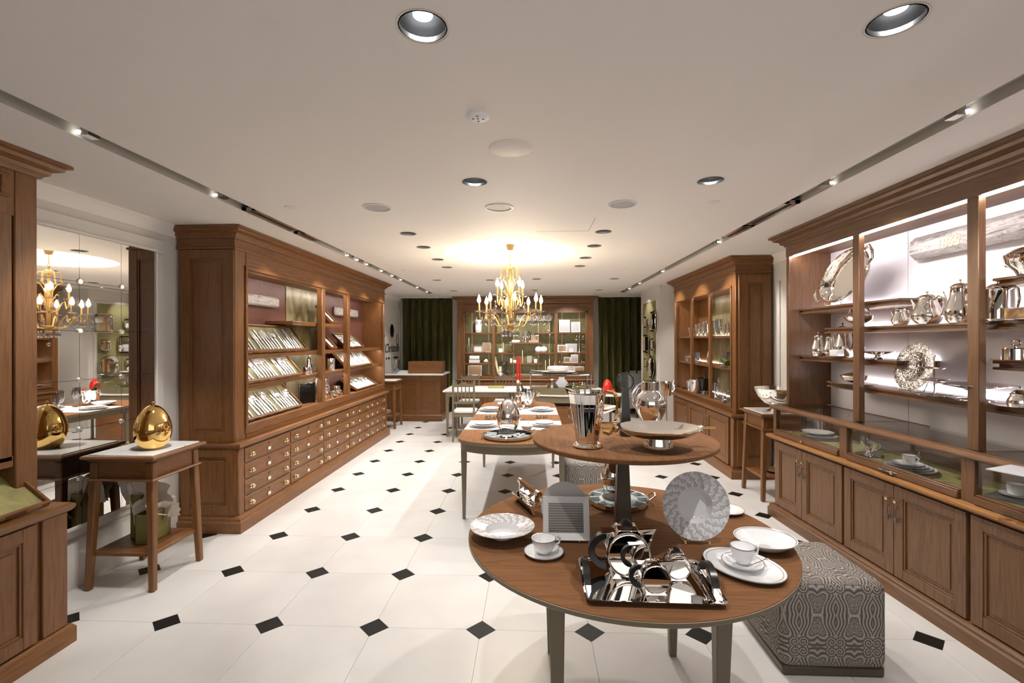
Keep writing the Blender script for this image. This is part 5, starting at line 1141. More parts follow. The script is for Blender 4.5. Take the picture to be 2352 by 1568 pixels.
# ---------- dining table
def zz(px, py, z): return at_z(px, py, z)
setz = DZ+.002
for nm, px, py, z0 in (('near left', 1112, 975, setz), ('near right', 1250, 973, setz), ('far left', 1128, 940, setz), ('far right', 1244, 940, setz)):
    p = zz(px, py, z0+.015)
    plate('large base plate of the %s place setting' % nm, p.x, p.y, z0, .150, silver if nm == 'x' else porc, 'base plates', .016, edge=greyline)
    plate('middle plate of the %s place setting' % nm, p.x, p.y, z0+.012, .128, porc, None, .014, edge=None)
    plate('small top plate of the %s place setting' % nm, p.x, p.y+.01, z0+.024, .098, porc, None, .012, edge=None)
    if 'near' in nm: one('place_card', 'small black and white card motif on the %s top plate' % nm, 'card', MB().box(-.02, .02, -.006, .006, 0, .001), black, (p.x, p.y+.055, z0+.0372))
p = zz(1163, 930, DZ); t = T('bowl', 'wide white oval serving bowl at the far end of dining table', 'bowl', (-.30, 5.98, DZ)); O('dish', MB().lathe([(0, .004), (.05, 0), (.06, .0), (.11, .03), (.125, .05), (.122, .052), (.10, .03), (.05, .010), (0, .008)], 40, sx=1.1), porc, t)
x, y = zz(1166, 1004, DZ).xy
egg_set('round silver tray with white and black sections at near end of dining table', x, y, DZ, .215, True, .3)
t = T('silver_egg', 'large silver cutlery egg standing on the dining table tray', 'ornament', (x+.003, y+.02, DZ+.031)); O('collar', MB().lathe([(.085, 0), (.088, .05), (.084, .05), (.08, 0)], 28), trans_acr, t); O('shell', egg_mb(.103, .27, (0, 0, .025), 40), silver, t)
for k in range(12):
    a = -1.9+.30*(k % 6); r = .12 if k < 6 else .17
    one('white_disc', '%s white disc from the left in the %s row on the dining table tray' % (('first', 'second', 'third', 'fourth', 'fifth', 'sixth')[k % 6], ('rear', 'front')[k // 6]), 'disc', MB().lathe([(0, 0), (.017, 0), (.018, .004), (0, .005)], 18), porc, (x+r*cos(a)-.02, y+r*sin(a)+.02, DZ+.037), 0, 'white discs on the egg tray')
p = zz(1210, 989, setz); t = T('small_bowl', 'small white bowl with a pale pestle on the near runner', 'bowl', (p.x, p.y, setz)); O('dish', MB().lathe([(0, .004), (.025, 0), (.03, 0), (.052, .035), (.056, .05), (.053, .05), (.04, .02), (0, .012)], 28), porc, t)
one('pestle', 'short white pestle standing in the small bowl', 'pestle', MB().tube([(0, 0, 0), (.012, 0, .06)], [.008, .007], 10), porc, (p.x+.005, p.y, setz+.018))
# salt and pepper clusters
for nm, px, py in (('left', 1128, 962), ('right', 1243, 960)):
    p = zz(px, py, DZ)
    for k, (dx, dy, r) in enumerate(((-.03, 0, .035), (.04, .01, .028))):
        jar('salt_cellar', '%s silver salt cellar %s on the bare wood between the runners' % (nm, ('with glass ring', 'smaller one')[k]), 'cellar', p.x+dx, p.y+dy, DZ, [(0, 0), (r*.8, 0), (r, r*.4), (r*.9, r*.8), (r*.8, r*.8), (r*.8, r*.4), (0, r*.2)])
    one('glass_ring', '%s clear ring knob above the salt cellars' % nm, 'ornament', MB().tube([(.022*cos(a), 0, .04+.022*sin(a)) for a in [k*pi/8 for k in range(16)]], .005, 6, True).lathe([(0, 0), (.012, 0), (.004, .018), (0, .018)], 10), crystal, (p.x-.03, p.y+.0, DZ+.02))
for nm, px, py, h, r, k in (('tall wine glass left of the candelabrum', 1176, 948, .235, .040, 'wine'), ('short wine glass left of the candelabrum', 1165, 951, .19, .036, 'wine'), ('small cordial glass left of the candelabrum', 1158, 952, .15, .03, 'wine'), ('first champagne flute right of the candelabrum', 1204, 938, .25, .036, 'wine'), ('second champagne flute right of the candelabrum', 1211, 938, .24, .028, 'flute'), ('third champagne flute beside the wine cooler', 1219, 937, .235, .032, 'wine')):
    p = zz(px, py, setz); wine(nm, p.x, p.y, DZ+.002, h, r, None, k)
p = zz(1189, 985, DZ); px0, py0 = p.x, 5.05
t = T('candelabrum', 'silver candelabrum with red candles in the middle of dining table', 'candelabrum', (at_y(1190, 900, py0).x, py0, DZ))
def kz(py): return at_y(1190, py, py0).z-DZ
O('stem', MB().lathe([(0, 0), (.06, 0), (.06, .008), (.03, .02), (.012, .035), (.018, .06), (.008, .09), (.020, .11), (.016, .15), (.008, .17), (.014, .2), (.022, .21), (.010, .235), (.016, kz(900)), (.02, kz(893)), (.012, kz(885)), (.024, kz(876)), (.008, kz(872)), (0, kz(872))], 24), silver, t)
for k in range(5):
    a = 2*pi*k/5+.5; c, s = cos(a), sin(a)
    O('arm', MB().tube([(0, 0, .12), (.04*c, .04*s, .105), (.075*c, .075*s, .13), (.075*c, .075*s, .15)], .005, 7).lathe([(0, 0), (.02, .003), (.012, .008), (.012, .02), (0, .02)], 12, (.075*c, .075*s, .15)), silver, t)
    O('arm', MB().tube([(0, 0, .25), (.02*c, .02*s, .24), (.032*c, .032*s, .27), (.03*c, .03*s, .29)], .004, 7), silver, t)
tx_ = t.location
for dx, hh, lab in ((-.006, 0, 'left red taper candle on the dining table candelabrum'), (.018, .0, 'right red taper candle on the dining table candelabrum')):
    candle(lab, tx_.x+dx, py0+(.0 if dx < 0 else .02), DZ+kz(876), kz(818)-kz(876), redwax, r=.010)
p = zz(1222, 921, DZ); y0 = 6.05; xx = at_y(1213, 900, y0).x
t = T('wine_cooler', 'silver ice bucket with handles and engraved crest on dining table', 'cooler', (xx+.0, y0, DZ))
O('body', MB().lathe([(0, .003), (.075, 0), (.085, .004), (.098, .1), (.118, .19), (.122, .192), (.12, .188), (.098, .16), (.07, .02), (0, .02)], 40), silver, t)
for s in (-1, 1): O('handle', MB().tube([(s*.108, 0, .155), (s*.14, 0, .17), (s*.15, 0, .15), (s*.135, 0, .125), (s*.105, 0, .125)], .006, 8), silver, t)
O('crest', MB().lathe([(0, 0), (.010, 0)], 20).lathe([(.014, 0), (.018, 0)], 20).xf(Matrix.Rotation(pi/2-.12, 4, 'X')).xf(Matrix.Translation((.03, -.1035, .13))), taupe2, t)
one('wine_bottle', 'dark green bottle with cork leaning in the ice bucket', 'bottle', MB().lathe([(0, 0), (.036, 0), (.036, .14), (.03, .17), (.014, .2), (.0135, .25), (.015, .252), (.015, .26), (0, .26)], 20), plain('bottle_glass', (.02, .03, .008), .06, coat=1), (xx+.01, y0, DZ+.045), rot=(0, -.42, 0))
one('bottle_cork', 'pale cork in the mouth of the leaning bottle', 'cork', MB().lathe([(0, 0), (.011, 0), (.013, .02), (0, .022)], 12), beigep, (xx+.01-.26*sin(.42), y0, DZ+.045+.26*cos(.42)), rot=(0, -.42, 0))
# ---------- marble desk and glass case
one('folded_brochure', 'left white folded sheet on the marble desk', 'paper', MB().box(-.16, .16, -.11, .11, 0, .004), wpaper, (-1.1, 8.2, .772))
one('folded_brochure', 'right white folded sheet on the marble desk', 'paper', MB().box(-.16, .16, -.11, .11, 0, .004), wpaper, (-.28, 8.25, .772))
one('desk_pad', 'olive gold box lying flat on the marble desk', 'box', MB().box(-.13, .13, -.10, .10, 0, .03), liner, (-.62, 8.25, .772), bev=.003)
one('desk_box', 'brown book stack on the desk end right of the glass case', 'box', MB().box(-.14, .14, -.1, .1, 0, .03).box(-.12, .12, -.09, .09, .03, .045), taupe, (.98, 8.3, .772), bev=.003)
bz = .867
p = at_y(1291, 890, 7.25); t = T('necklace_bust', 'white necklace display bust inside the glass case', 'display bust', (p.x, 7.35, bz))
O('bust', MB().ext([(-.045, 0), (.045, 0), (.085, .06), (.098, .085), (.055, .115), (.043, .135), (.045, .165), (-.045, .165), (-.043, .135), (-.055, .115), (-.098, .085), (-.085, .06)], 'y', -.02, .02), wpaper, t, bev=.004)
one('jewellery_pad', 'beige jewellery pad at left inside the glass case', 'pad', MB().box(-.13, .12, -.08, .08, 0, .025), beigep, (.12, 7.35, bz), bev=.003); one('jewellery_pad', 'cream cloth on the beige pad inside the glass case', 'cloth', MB().box(-.12, .11, -.07, .07, 0, .004), chairf, (.12, 7.35, bz+.025))
one('ring_stand', 'small white ring stand left of the necklace bust', 'stand', MB().box(-.018, .018, -.018, .018, 0, .04).tube([(0, 0, .04), (0, 0, .12)], .003, 6).box(-.02, .02, -.004, .004, .115, .14), wpaper, (.31, 7.32, bz))
one('jewellery_tray', 'olive tray with a silver bangle right of the bust', 'tray', MB().box(-.10, .10, -.07, .07, 0, .03), liner, (.73, 7.35, bz), bev=.003)
one('bangle', 'silver bangle lying at the front of the case tray', 'bangle', MB().tube([(.04*cos(a), -.0+.012*sin(a), .018+.016*sin(a)) for a in [k*pi/10 for k in range(20)]], .005, 8, True), silver, (.66, 7.24, bz+.0))
for k, (dx, h, lab) in enumerate(((.56, .06, 'small round silver teapot behind the bust'), (.66, .07, 'silver sugar pot right of the bust'), (.80, .09, 'silver cup stack at right inside glass case'))): teapot(lab, dx, 7.55, bz, .03, h, pi)
one('sculpted_bowl', 'thick white pebble shaped bowl on top of the glass case', 'bowl', MB().lathe([(0, .0), (.12, 0), (.16, .012), (.175, .04), (.165, .07), (.14, .078), (.12, .07), (.10, .04), (0, .03)], 40), plain('grey_plaster', (.62, .58, .58), .5), (at_y(1282, 850, 7.4).x, 7.4, 1.118), 0)
plate('wide pale platter under the pebble bowl on the glass case', at_y(1282, 850, 7.4).x, 7.4, 1.104, .27, porc, h=.012)
one('flat_plate', 'flat grey disc at left on top of the glass case', 'plate', MB().lathe([(0, 0), (.10, 0), (.12, .006), (0, .006)], 28), porc, (.13, 7.6, 1.104))
one('glass_block', 'small clear block at the left rear of the glass case top', 'block', MB().box(-.04, .04, -.04, .04, 0, .04), crystal, (.02, 7.6, 1.104), bev=.003)
# red eggs
p = at_y(1395, 895, 7.39); t = T('egg_ornament', 'large glossy red egg on the small marble table', 'ornament', (p.x, 7.39, .77)); O('shell', egg_mb(.072, .225), redgl, t)
p = at_y(1408, 900, 7.31); t = T('egg_ornament', 'small glossy red egg beside the large red egg', 'ornament', (p.x, 7.28, .77)); O('shell', egg_mb(.030, .09), redgl, t)
one('saucer', 'little white dish on the marble island right of the wine cooler', 'dish', MB().lathe([(0, 0), (.06, 0), (.08, .014), (.075, .014), (.05, .006), (0, .006)], 28), porc, (.94, 7.4, .79))
# ---------- punch bowl
t = T('punch_bowl', 'large shiny silver footed punch bowl on the marble side table', 'bowl', (2.49, 4.93, .873))
O('bowl', MB().lathe([(0, .055), (.05, .058), (.12, .09), (.18, .15), (.205, .215), (.212, .232), (.214, .238), (.208, .24), (.2, .225), (.17, .15), (.11, .10), (0, .075)], 56), silver, t)
O('foot', MB().lathe([(0, 0), (.09, 0), (.092, .006), (.075, .018), (.045, .034), (.04, .045), (.055, .058), (0, .058)], 40), silver, t)
one('low_dish', 'brass dish on the lower shelf of the right side table', 'dish', MB().lathe([(0, 0), (.06, 0), (.10, .02), (.097, .02), (.05, .006), (0, .006)], 28), brass, (2.5, 5.0, .24))
# ---------- checkout goods
t = jar('glass_vase', 'tall ribbed clear glass vase on the checkout counter', 'vase', -2.78, 9.55, .93, [(0, 0), (.07, 0), (.075, .02), (.09, .27), (.085, .27), (.068, .03), (0, .025)], crystal)
one('paper_stack', 'stack of pale boxes beside the glass vase', 'box', MB().box(-.12, .12, -.1, .1, 0, .03).box(-.10, .12, -.09, .1, .03, .055), plain('pale_green_card', (.60, .66, .62), .5), (-2.60, 9.6, .93), bev=.003)
one('silver_pieces', 'silver bowl with lid on the low shelf of the rear left side table', 'bowl', MB().lathe([(0, 0), (.06, 0), (.09, .05), (.08, .09), (.03, .12), (0, .13)], 24), silver, (-2.68, 8.69, .24))
one('wall_handset', 'wood and cord wall ornament left of the script sign', 'ornament', MB().hexa([(0, -.012, -.22), (.012, -.012, -.22), (.012, .012, -.22), (0, .012, -.22), (0, -.03, .2), (.012, -.03, .2), (.012, .03, .2), (0, .03, .2)]).tube([(.01, 0, -.24), (.03, .03, -.28), (.01, .05, -.31), (.03, .0, -.34)], .008, 6), OZ, (WL+.001, 9.05, 1.45)) if 0 else None

# ---------- cutlery trays
fork_mb = lambda: (lambda b: ([b.tube([(0, 0, 0), (0, .05, .004), (0, .12, .003)], [.006, .0045, .0028], 6), b.hexa([(-.009, .12, .001), (.009, .12, .001), (.009, .12, .004), (-.009, .12, .004), (-.011, .15, .004), (.011, .15, .004), (.011, .15, .007), (-.011, .15, .007)])]+[b.hexa([(x-.0018, .148, .004), (x+.0018, .148, .004), (x+.0018, .148, .007), (x-.0018, .148, .007), (x-.001, .198, .010), (x+.001, .198, .010), (x+.001, .198, .012), (x-.001, .198, .012)]) for x in (-.009, -.003, .003, .009)], b)[1])(MB())
F_ME = fork_mb().mesh('fork', cutm)
K_ME = MB().tube([(0, 0, 0), (0, .04, 0), (0, .09, 0)], [.008, .0065, .005], 8).ext([(-.005, .09), (.006, .09), (.009, .13), (.008, .18), (0, .215), (-.004, .2)], 'z', -.001, .001).mesh('knife', cutm)
S_ME = MB().tube([(0, 0, 0), (0, .05, .004), (0, .13, .003)], [.006, .0045, .0028], 6).lathe([(0, -.006), (.012, -.003), (.018, .001), (.016, .002), (.010, -.001), (0, -.003)], 14, (0, .165, .006), sy=1.5).mesh('spoon', cutm)
K2_ME = MB().tube([(0, 0, 0), (0, .045, 0), (0, .09, 0)], [.008, .007, .005], 8).mesh('h', cream)
ORD = 'first second third fourth fifth sixth seventh eighth ninth tenth eleventh twelfth thirteenth fourteenth fifteenth sixteenth seventeenth eighteenth nineteenth twentieth'.split()+['twenty-'+q for q in 'first second third fourth fifth sixth seventh eighth ninth'.split()]
def cutlery_tray(lab, x, y, z, L, D, ang, kinds, what, seed=0, mat=None):
    """tray on the left cabinet: L along world y, D up the slope, front edge at x"""
    mat = mat or (liner if 'near' in lab else suede); M = Matrix.Translation((x, y, z)) @ Matrix.Rotation(pi/2, 4, 'Z') @ Matrix.Rotation(ang, 4, 'X')
    t = T('display_tray', lab, 'tray', (0, 0, 0)); t.matrix_world = M
    e = .016; b = MB().box(0, L, 0, e, 0, .035).box(0, L, D-e, D, 0, .035).box(0, e, e, D-e, 0, .035).box(L-e, L, e, D-e, 0, .035); O('tray_frame', b, OX, t, bev=.002)
    O('lining', MB().box(e, L-e, e, D-e, .002, .016), mat, t)
    for k in range(max(2, int(L/.15))): O('name_tag', MB().box(-.035, .035, -.003, .0005, .008, .026), brass, t, ((k+.5)*L/max(2, int(L/.15)), 0, 0))
    sp = .052; cnt = {}; n = int((L-2*e-.02)/sp); rnd = random.Random(seed)
    for k in range(n):
        kd = kinds[k % len(kinds)]
        if kd == '.': continue
        me = {'f': F_ME, 'k': K_ME, 's': S_ME}[kd]; nm = {'f': 'fork', 'k': 'knife', 's': 'spoon'}[kd]; sc = (D-2*e-.02)/.215*rnd.choice((.8, .9, 1.0))
        o = bpy.data.objects.new(nm, me); COL.objects.link(o)
        o.matrix_world = M @ Matrix.Translation((e+.022+k*sp, e+.01, .0225)) @ Matrix.Rotation(rnd.uniform(-.05, .05), 4, 'Z') @ Matrix.Diagonal((2.1, sc, 1.3, 1))
        cnt[nm] = cnt.get(nm, 0)+1
        tag(o, '%s silver %s from the left in the %s' % (ORD[cnt[nm]-1], nm, what), 'cutlery', '%s in the %s' % ({'fork': 'forks', 'knife': 'knives', 'spoon': 'spoons'}[nm], what))
    # wedge that holds the tray up
    h = D*sin(ang); d = D*cos(ang)
    O('support', MB().ext([(0, 0), (D*.96, 0), (D*.93*cos(ang)**2+.02, -D*.9*cos(ang)*sin(ang)+.0)], 'x', L*.3, L*.7), OX, t)
    return t
Zs = (1.482, 1.212, .866)
cutlery_tray('top left sloping tray crowded with cutlery in the drawer cabinet', -2.56, 4.10, Zs[0]+.004, 1.18, .33, R(52), 'fkfs.fkkf', 'top left tray', 1)
cutlery_tray('middle left sloping tray crowded with cutlery in the drawer cabinet', -2.55, 4.10, Zs[1]+.004, 1.03, .33, R(50), 'fsk.fkfs', 'middle left tray', 2, dark_ if 0 else suede)
cutlery_tray('bottom left sloping tray crowded with cutlery in the drawer cabinet', -2.55, 4.10, Zs[2]+.004, 1.04, .34, R(46), 'kfs.kfsk', 'bottom left tray', 3)
cutlery_tray('small upper tray of cutlery on the short high shelf', -2.57, 5.95, 1.819, .16, .30, R(47), 'fks', 'small upper tray', 4)
cutlery_tray('small tray of cutlery behind the first mullion, second row', -2.57, 5.95, 1.486, .17, .31, R(47), 'fks', 'small second row tray', 5)
cutlery_tray('square tray of cutlery at right of the second row', -2.57, 6.42, 1.486, .72, .28, R(45), 'fskk', 'right tray of second row', 6)
cutlery_tray('wide tray of cutlery at right of the third row', -2.55, 6.42, 1.214, 1.05, .33, R(45), 'skff', 'right tray of third row', 7)
cutlery_tray('low tray of cutlery at right of the bottom row', -2.53, 6.75, .87, .88, .30, R(32), 'fksf', 'right tray of bottom row', 8)
t = cutlery_tray('olive lined sloping tray on the counter at the near left edge', -2.50, 1.52, .752, .83, .33, R(38), 'f', 'near left tray', 9)
for o in list(bpy.data.objects):
    if o.get('group') == 'forks in the near left tray' and o.matrix_world.translation.y > 2.10: bpy.data.objects.remove(o)
def cyl(lab, x, y, z, r, h, name='tumbler', cat='cup', mat=silver, group=None): return jar(name, lab, cat, x, y, z, [(0, 0), (r*.95, 0), (r, .003), (r, h-.003), (r*.98, h), (r*.93, h), (r*.93, .01), (0, .008)], mat, group)
z = 1.212
cyl('silver beaker right of the first mullion, third row', -2.60, 6.05, z, .045, .16); cyl('silver beaker partly behind the first mullion', -2.66, 5.85, z, .045, .17); cyl('small silver cup left of the first mullion', -2.58, 5.33, z, .04, .085); cyl('second small silver cup left of the first mullion', -2.60, 5.45, z, .035, .08)
jar('cocktail_shaker', 'silver cocktail shaker left of the first mullion', 'shaker', -2.68, 5.60, z, [(0, 0), (.035, 0), (.045, .02), (.048, .10), (.03, .14), (.028, .17), (.012, .185), (.018, .2), (.012, .22), (0, .222)])
z = .866
t = T('square_tray', 'black square tray with silver edge leaning by the first mullion', 'tray', (-2.62, 5.42, z), pi/2-.3); O('plate', MB().box(-.12, .12, -.006, .006, .006, .24), blackglass, t, bev=.004); O('edge', MB().box(-.122, .122, -.008, .008, 0, .008).box(-.124, -.118, -.008, .008, 0, .245).box(.118, .124, -.008, .008, 0, .245), silver, t)
cyl('tall bronze cylinder behind the first mullion', -2.68, 5.80, z, .045, .26, 'canister', 'canister', mat=brush); cyl('tall silver cylinder right of the first mullion', -2.66, 5.98, z, .05, .25, 'canister', 'canister')
cyl('low silver cup in front on the bottom row', -2.58, 6.05, z, .042, .09); cyl('silver mug beside the low cup on the bottom row', -2.60, 6.22, z, .045, .135)
jar('figurine', 'small silver bird figurine behind the cups on the bottom row', 'figurine', -2.68, 6.12, z, [(0, 0), (.03, 0), (.012, .03), (.028, .1), (.03, .14), (.012, .18), (.018, .2), (0, .22)])
one('oval_dish', 'silver cylinder lying beside the right mullion, bottom row', 'tube', MB().lathe([(0, 0), (.03, 0), (.03, .16), (0, .16)], 20).xf(Matrix.Rotation(-pi/2, 4, 'X')), silver, (-2.66, 6.30, z+.03))
plate('flat white rimmed dish in the far corner of the bottom row', -2.66, 7.78, z, .09, silver)

# ---------- silverware on the right shelving
def sx(px, py, x): p = at_x(px, py, x); return p
def onshelf(px, x, z): p = at_x(px, 900, x); return x, p.y, z
A, B, C, Dd = 1.881, 1.701, 1.463, 1.263
x, y, z = onshelf(1950, 2.52, A)
t = T('oval_tray', 'huge oval silver tray with handles leaning at upper left of the shelving', 'tray', (x, y, z), -pi/2)
b = MB().lathe([(0, 0), (.80, 0), (.88, .03), (1, .05), (1.0, .035), (.88, .015), (.8, -.01), (0, -.01)], 56, sx=.30, sy=.17); b.xf(Matrix.Rotation(pi/2, 4, 'X')); g = O('plate', b, silver, t); g.rotation_euler = (-.04, -R(22), 0); g.location = (0, -.0, .225)
O('rim', MB().tube([(.30*cos(a), -.05+.0, .17*sin(a)) for a in [k*pi/24 for k in range(48)]], .009, 6, True), silver, g)
for s in (-1, 1): O('handle', MB().tube([(s*.285, -.05, -.06), (s*.36, -.06, -.055), (s*.375, -.06, 0), (s*.36, -.06, .055), (s*.285, -.05, .06)], .009, 8), silver, g)
O('wire_stand', MB().tube([(-.1, .06, .2), (-.1, 0, .01), (-.1, -.12, .0), (-.1, -.13, .02)], .003, 6).tube([(.1, .06, .2), (.1, 0, .01), (.1, -.12, .0), (.1, -.13, .02)], .003, 6).tube([(-.1, 0, .01), (.1, 0, .01)], .003, 6), brush, t)
x, y, z = onshelf(1973, 2.50, B)
t = T('tureen', 'small pedestal bowl with scroll handles behind the first post', 'bowl', (x, y, z), -pi/2); O('bowl', MB().lathe([(0, .02), (.03, .022), (.075, .05), (.088, .08), (.085, .08), (.06, .05), (0, .03)], 28, sx=1.3), silver, t); O('foot', MB().lathe([(0, 0), (.045, 0), (.02, .02), (0, .022)], 20), silver, t)
for s in (-1, 1): O('handle', MB().tube([(s*.10, 0, .07), (s*.115, 0, .11), (s*.09, 0, .14), (s*.075, 0, .115)], .007, 8), silver, t)
x, y, z = onshelf(2068, 2.48, B); teapot('small lidded silver creamer on the shelving centre', x, y, z, .052, .125, -pi/2, tall=1)
x, y, z = onshelf(2131, 2.47, B); teapot('round bellied silver teapot on the shelving centre', x, y, z, .085, .205, -pi/2)
x, y, z = onshelf(2207, 2.48, B); teapot('tall pear shaped silver coffee pot left of the second post', x, y, z, .078, .245, -pi/2, tall=1)
x, y, z = onshelf(2292, 2.46, B); teapot('straight sided silver pot with curved handle right of the second post', x, y, z, .078, .22, -pi/2, tall=2, spout=False)
x, y, z = onshelf(2348, 2.44, B); one('butter_dish', 'flat lidded silver box at the right end of the middle shelf', 'box', MB().box(-.05, .05, -.09, .09, 0, .06).box(-.07, .07, -.11, .11, 0, .008), silver, (x, y-.05, z), bev=.01)
x, y, z = onshelf(2350, 2.47, 1.926); t = T('tureen', 'footed silver tureen with lug handles on the top right shelf', 'bowl', (x, y-.04, z), -pi/2); O('bowl', MB().lathe([(0, 0), (.05, 0), (.06, .02), (.095, .06), (.1, .1), (.09, .1), (.05, .03), (0, .02)], 32), silver, t); O('lid', MB().lathe([(.1, .1), (.06, .13), (0, .145)], 28), silver, t); O('handle', MB().tube([(-.09, 0, .09), (-.13, 0, .085), (-.125, 0, .06), (-.08, 0, .04)], .007, 8), silver, t)
x, y, z = onshelf(1879, 2.46, C); teapot('ornate silver coffee pot at left of the third shelf', x, y, z, .055, .20, -pi/2-.3, tall=1)
x, y, z = onshelf(1906, 2.52, C); teapot('second silver pot with black handle on the third shelf', x, y, z, .05, .19, -pi/2+2.6, black, tall=1)
x, y, z = onshelf(1936, 2.56, C); teapot('tall silver pot with black handle reaching above the third shelf', x, y, z, .062, .27, -pi/2+.3, black, tall=1)
x, y, z = onshelf(1922, 2.43, C); one('label_box', 'white porcelain box on a small dish, third shelf', 'box', MB().box(-.03, .03, -.045, .045, .008, .06), porc, (x, y, z), bev=.003); one('small_dish', 'thin dish under the white porcelain box', 'dish', MB().lathe([(0, 0), (.06, 0), (.08, .007), (0, .007)], 28), brass, (x, y, z))
x, y, z = onshelf(1966, 2.47, C); jar('compote', 'small stemmed compote left of the first post, third shelf', 'compote', x, y, z, [(0, 0), (.03, 0), (.006, .012), (.005, .06), (.03, .066), (.06, .08), (.058, .08), (0, .07)])
x, y, z = onshelf(2016, 2.48, C); jar('compote', 'wide low silver compote right of the first post', 'compote', x, y, z, [(0, 0), (.045, 0), (.04, .006), (.015, .02), (.02, .03), (.07, .042), (.105, .055), (.103, .055), (0, .038)])
x, y, z = onshelf(1962, 2.47, Dd); t = T('tureen', 'silver sauce tureen on an oval platter behind the first post', 'bowl', (x, y, z), -pi/2); O('platter', MB().lathe([(0, 0), (.09, 0), (.13, .008), (.128, .01), (0, .004)], 32, sx=1.4), silver, t); O('bowl', MB().lathe([(0, .01), (.03, .012), (.07, .03), (.085, .065), (.03, .085), (.012, .09), (.012, .1), (0, .1)], 28, sx=1.2), silver, t)
x, y, z = onshelf(2100, 2.50, Dd); t = T('charger', 'large engraved silver charger plate leaning on the lower shelf', 'plate', (x, y, z), -pi/2)
b = MB().lathe([(0, .0), (.085, 0), (.095, .008), (.10, .004), (.155, .010), (.160, .008), (.155, .004), (.085, -.006), (0, -.006)], 56); b.xf(Matrix.Rotation(pi/2, 4, 'X')); g = O('dish', b, silver2, t); g.rotation_euler = (-.22, 0, 0); g.location = (0, -.0, .162)
O('wire_stand', MB().tube([(-.07, .05, .10), (-.07, 0, .003), (-.07, -.05, .003), (-.07, -.055, .02)], .003, 6).tube([(.07, .05, .10), (.07, 0, .003), (.07, -.05, .003), (.07, -.055, .02)], .003, 6).tube([(-.07, 0, .003), (.07, 0, .003)], .003, 6), brush, t)
x, y, z = onshelf(2146, 2.42, Dd); t = T('cake_stand', 'three tier silver cake stand on the lower shelf', 'cake stand', (x, y, z))
O('rod', MB().tube([(0, 0, 0), (0, 0, .235)], .0035, 8).ball((0, 0, .238), .010, 10, 6), silver, t)
for zz_, r in ((.0, .085), (.095, .072), (.165, .058)): O('tier', MB().lathe([(0, zz_+.002), (r*.85, zz_+.003), (r, zz_+.009), (r, zz_+.006), (r*.85, zz_), (0, zz_)], 36), silver, t)
x, y, z = onshelf(2240, 2.48, Dd); jar('compote', 'very wide shallow silver dish on a foot behind the second post', 'compote', x, y, z, [(0, 0), (.085, 0), (.08, .006), (.02, .015), (.014, .045), (.05, .06), (.13, .085), (.175, .092), (.174, .088), (.12, .076), (0, .05)])
x, y, z = onshelf(2342, 2.44, Dd); t = T('sugar_pot', 'small lidded silver pot on a tray at right of the lower shelf', 'pot', (x, y-.0, z)); O('body', MB().lathe([(0, .008), (.045, .008), (.05, .03), (.035, .06), (.037, .066), (.02, .085), (.006, .09), (.009, .1), (0, .106)], 28), silver, t); O('tray', MB().lathe([(0, 0), (.07, 0), (.1, .008), (.098, .01), (0, .004)], 32), silver, t)
x, y, z = onshelf(2325, 2.46, 1.491); t = T('caviar_pot', 'drum shaped silver caviar pot with ring lid on a round tray', 'pot', (x, y-.02, z)); O('body', MB().lathe([(0, .01), (.055, .01), (.055, .065), (.05, .07), (0, .07)], 32), silver, t); O('tray', MB().lathe([(0, 0), (.08, 0), (.095, .008), (0, .01)], 32), oakd['x'], t); O('ring', MB().tube([(0, .022*cos(a), .095+.016*sin(a)) for a in [k*pi/8 for k in range(16)]], .004, 6, True).tube([(0, 0, .07), (0, 0, .08)], .005, 6), silver, t)
# ---------- vitrine contents
vz = .764
def vit(px, py): p = at_z(px, py, vz+.01); return p.x, p.y
x, y = vit(1885, 1003); plate('silver charger under the white plates in the farthest vitrine', x, y, vz, .15, brass, h=.008)
plate('white plate on the charger in the farthest vitrine', x-.0, y-.02, vz+.010, .115); plate('white bowl plate behind in the farthest vitrine', x, y+.04, vz+.026, .12, h=.022)
one('knife_rest', 'cream bar and dark bar lying in front in the farthest vitrine', 'bar', MB().box(-.012, .012, -.05, .05, 0, .008), cream, (*vit(1895, 1024), vz), -1.2)
x, y = vit(1997, 1042); t = T('sauce_boat', 'silver sauce boat on its saucer in the middle vitrine', 'sauce boat', (x, y, vz), -pi/2)
O('saucer', MB().lathe([(0, .0), (.06, 0), (.085, .008), (.083, .01), (0, .004)], 32), silver, t); O('foot', MB().lathe([(0, .004), (.035, .006), (.03, .012), (.02, .02), (.025, .03), (0, .03)], 24), silver, t)
b = MB(); rings = []
for zf, r in ((.03, .03), (.05, .05), (.075, .058), (.095, .064)): rings.append([b.bm.verts.new((r*cos(a)*(1.15+.25*max(0, -cos(a))), r*.62*sin(a), zf+(zf-.03)*.45*max(0, -cos(a))**2)) for a in [k*pi/14 for k in range(28)]])
for q, q2 in zip(rings, rings[1:]):
    for k in range(28): b._f([q[k], q[(k+1) % 28], q2[(k+1) % 28], q2[k]])
b._f(rings[0]); O('boat', b, silver, t); O('handle', MB().tube([(.06, 0, .05), (.10, 0, .07), (.105, 0, .10), (.075, 0, .10)], .006, 8), silver, t)
x, y = vit(2085, 1078); plate('silver charger beneath the plate stack in the middle vitrine', x, y, vz, .16, silver, h=.008)
for k, r in enumerate((.145, .125, .105, .085)): plate('white plate with grey band, number %s from the bottom of the middle vitrine stack' % ('one', 'two', 'three', 'four')[k], x, y, vz+.008+k*.009, r, porc, edge=greyline)
cup('white cup with platinum band on the middle vitrine stack', x, y-.01, vz+.050, .036, .055, -1.2, shape=1, saucer=False)
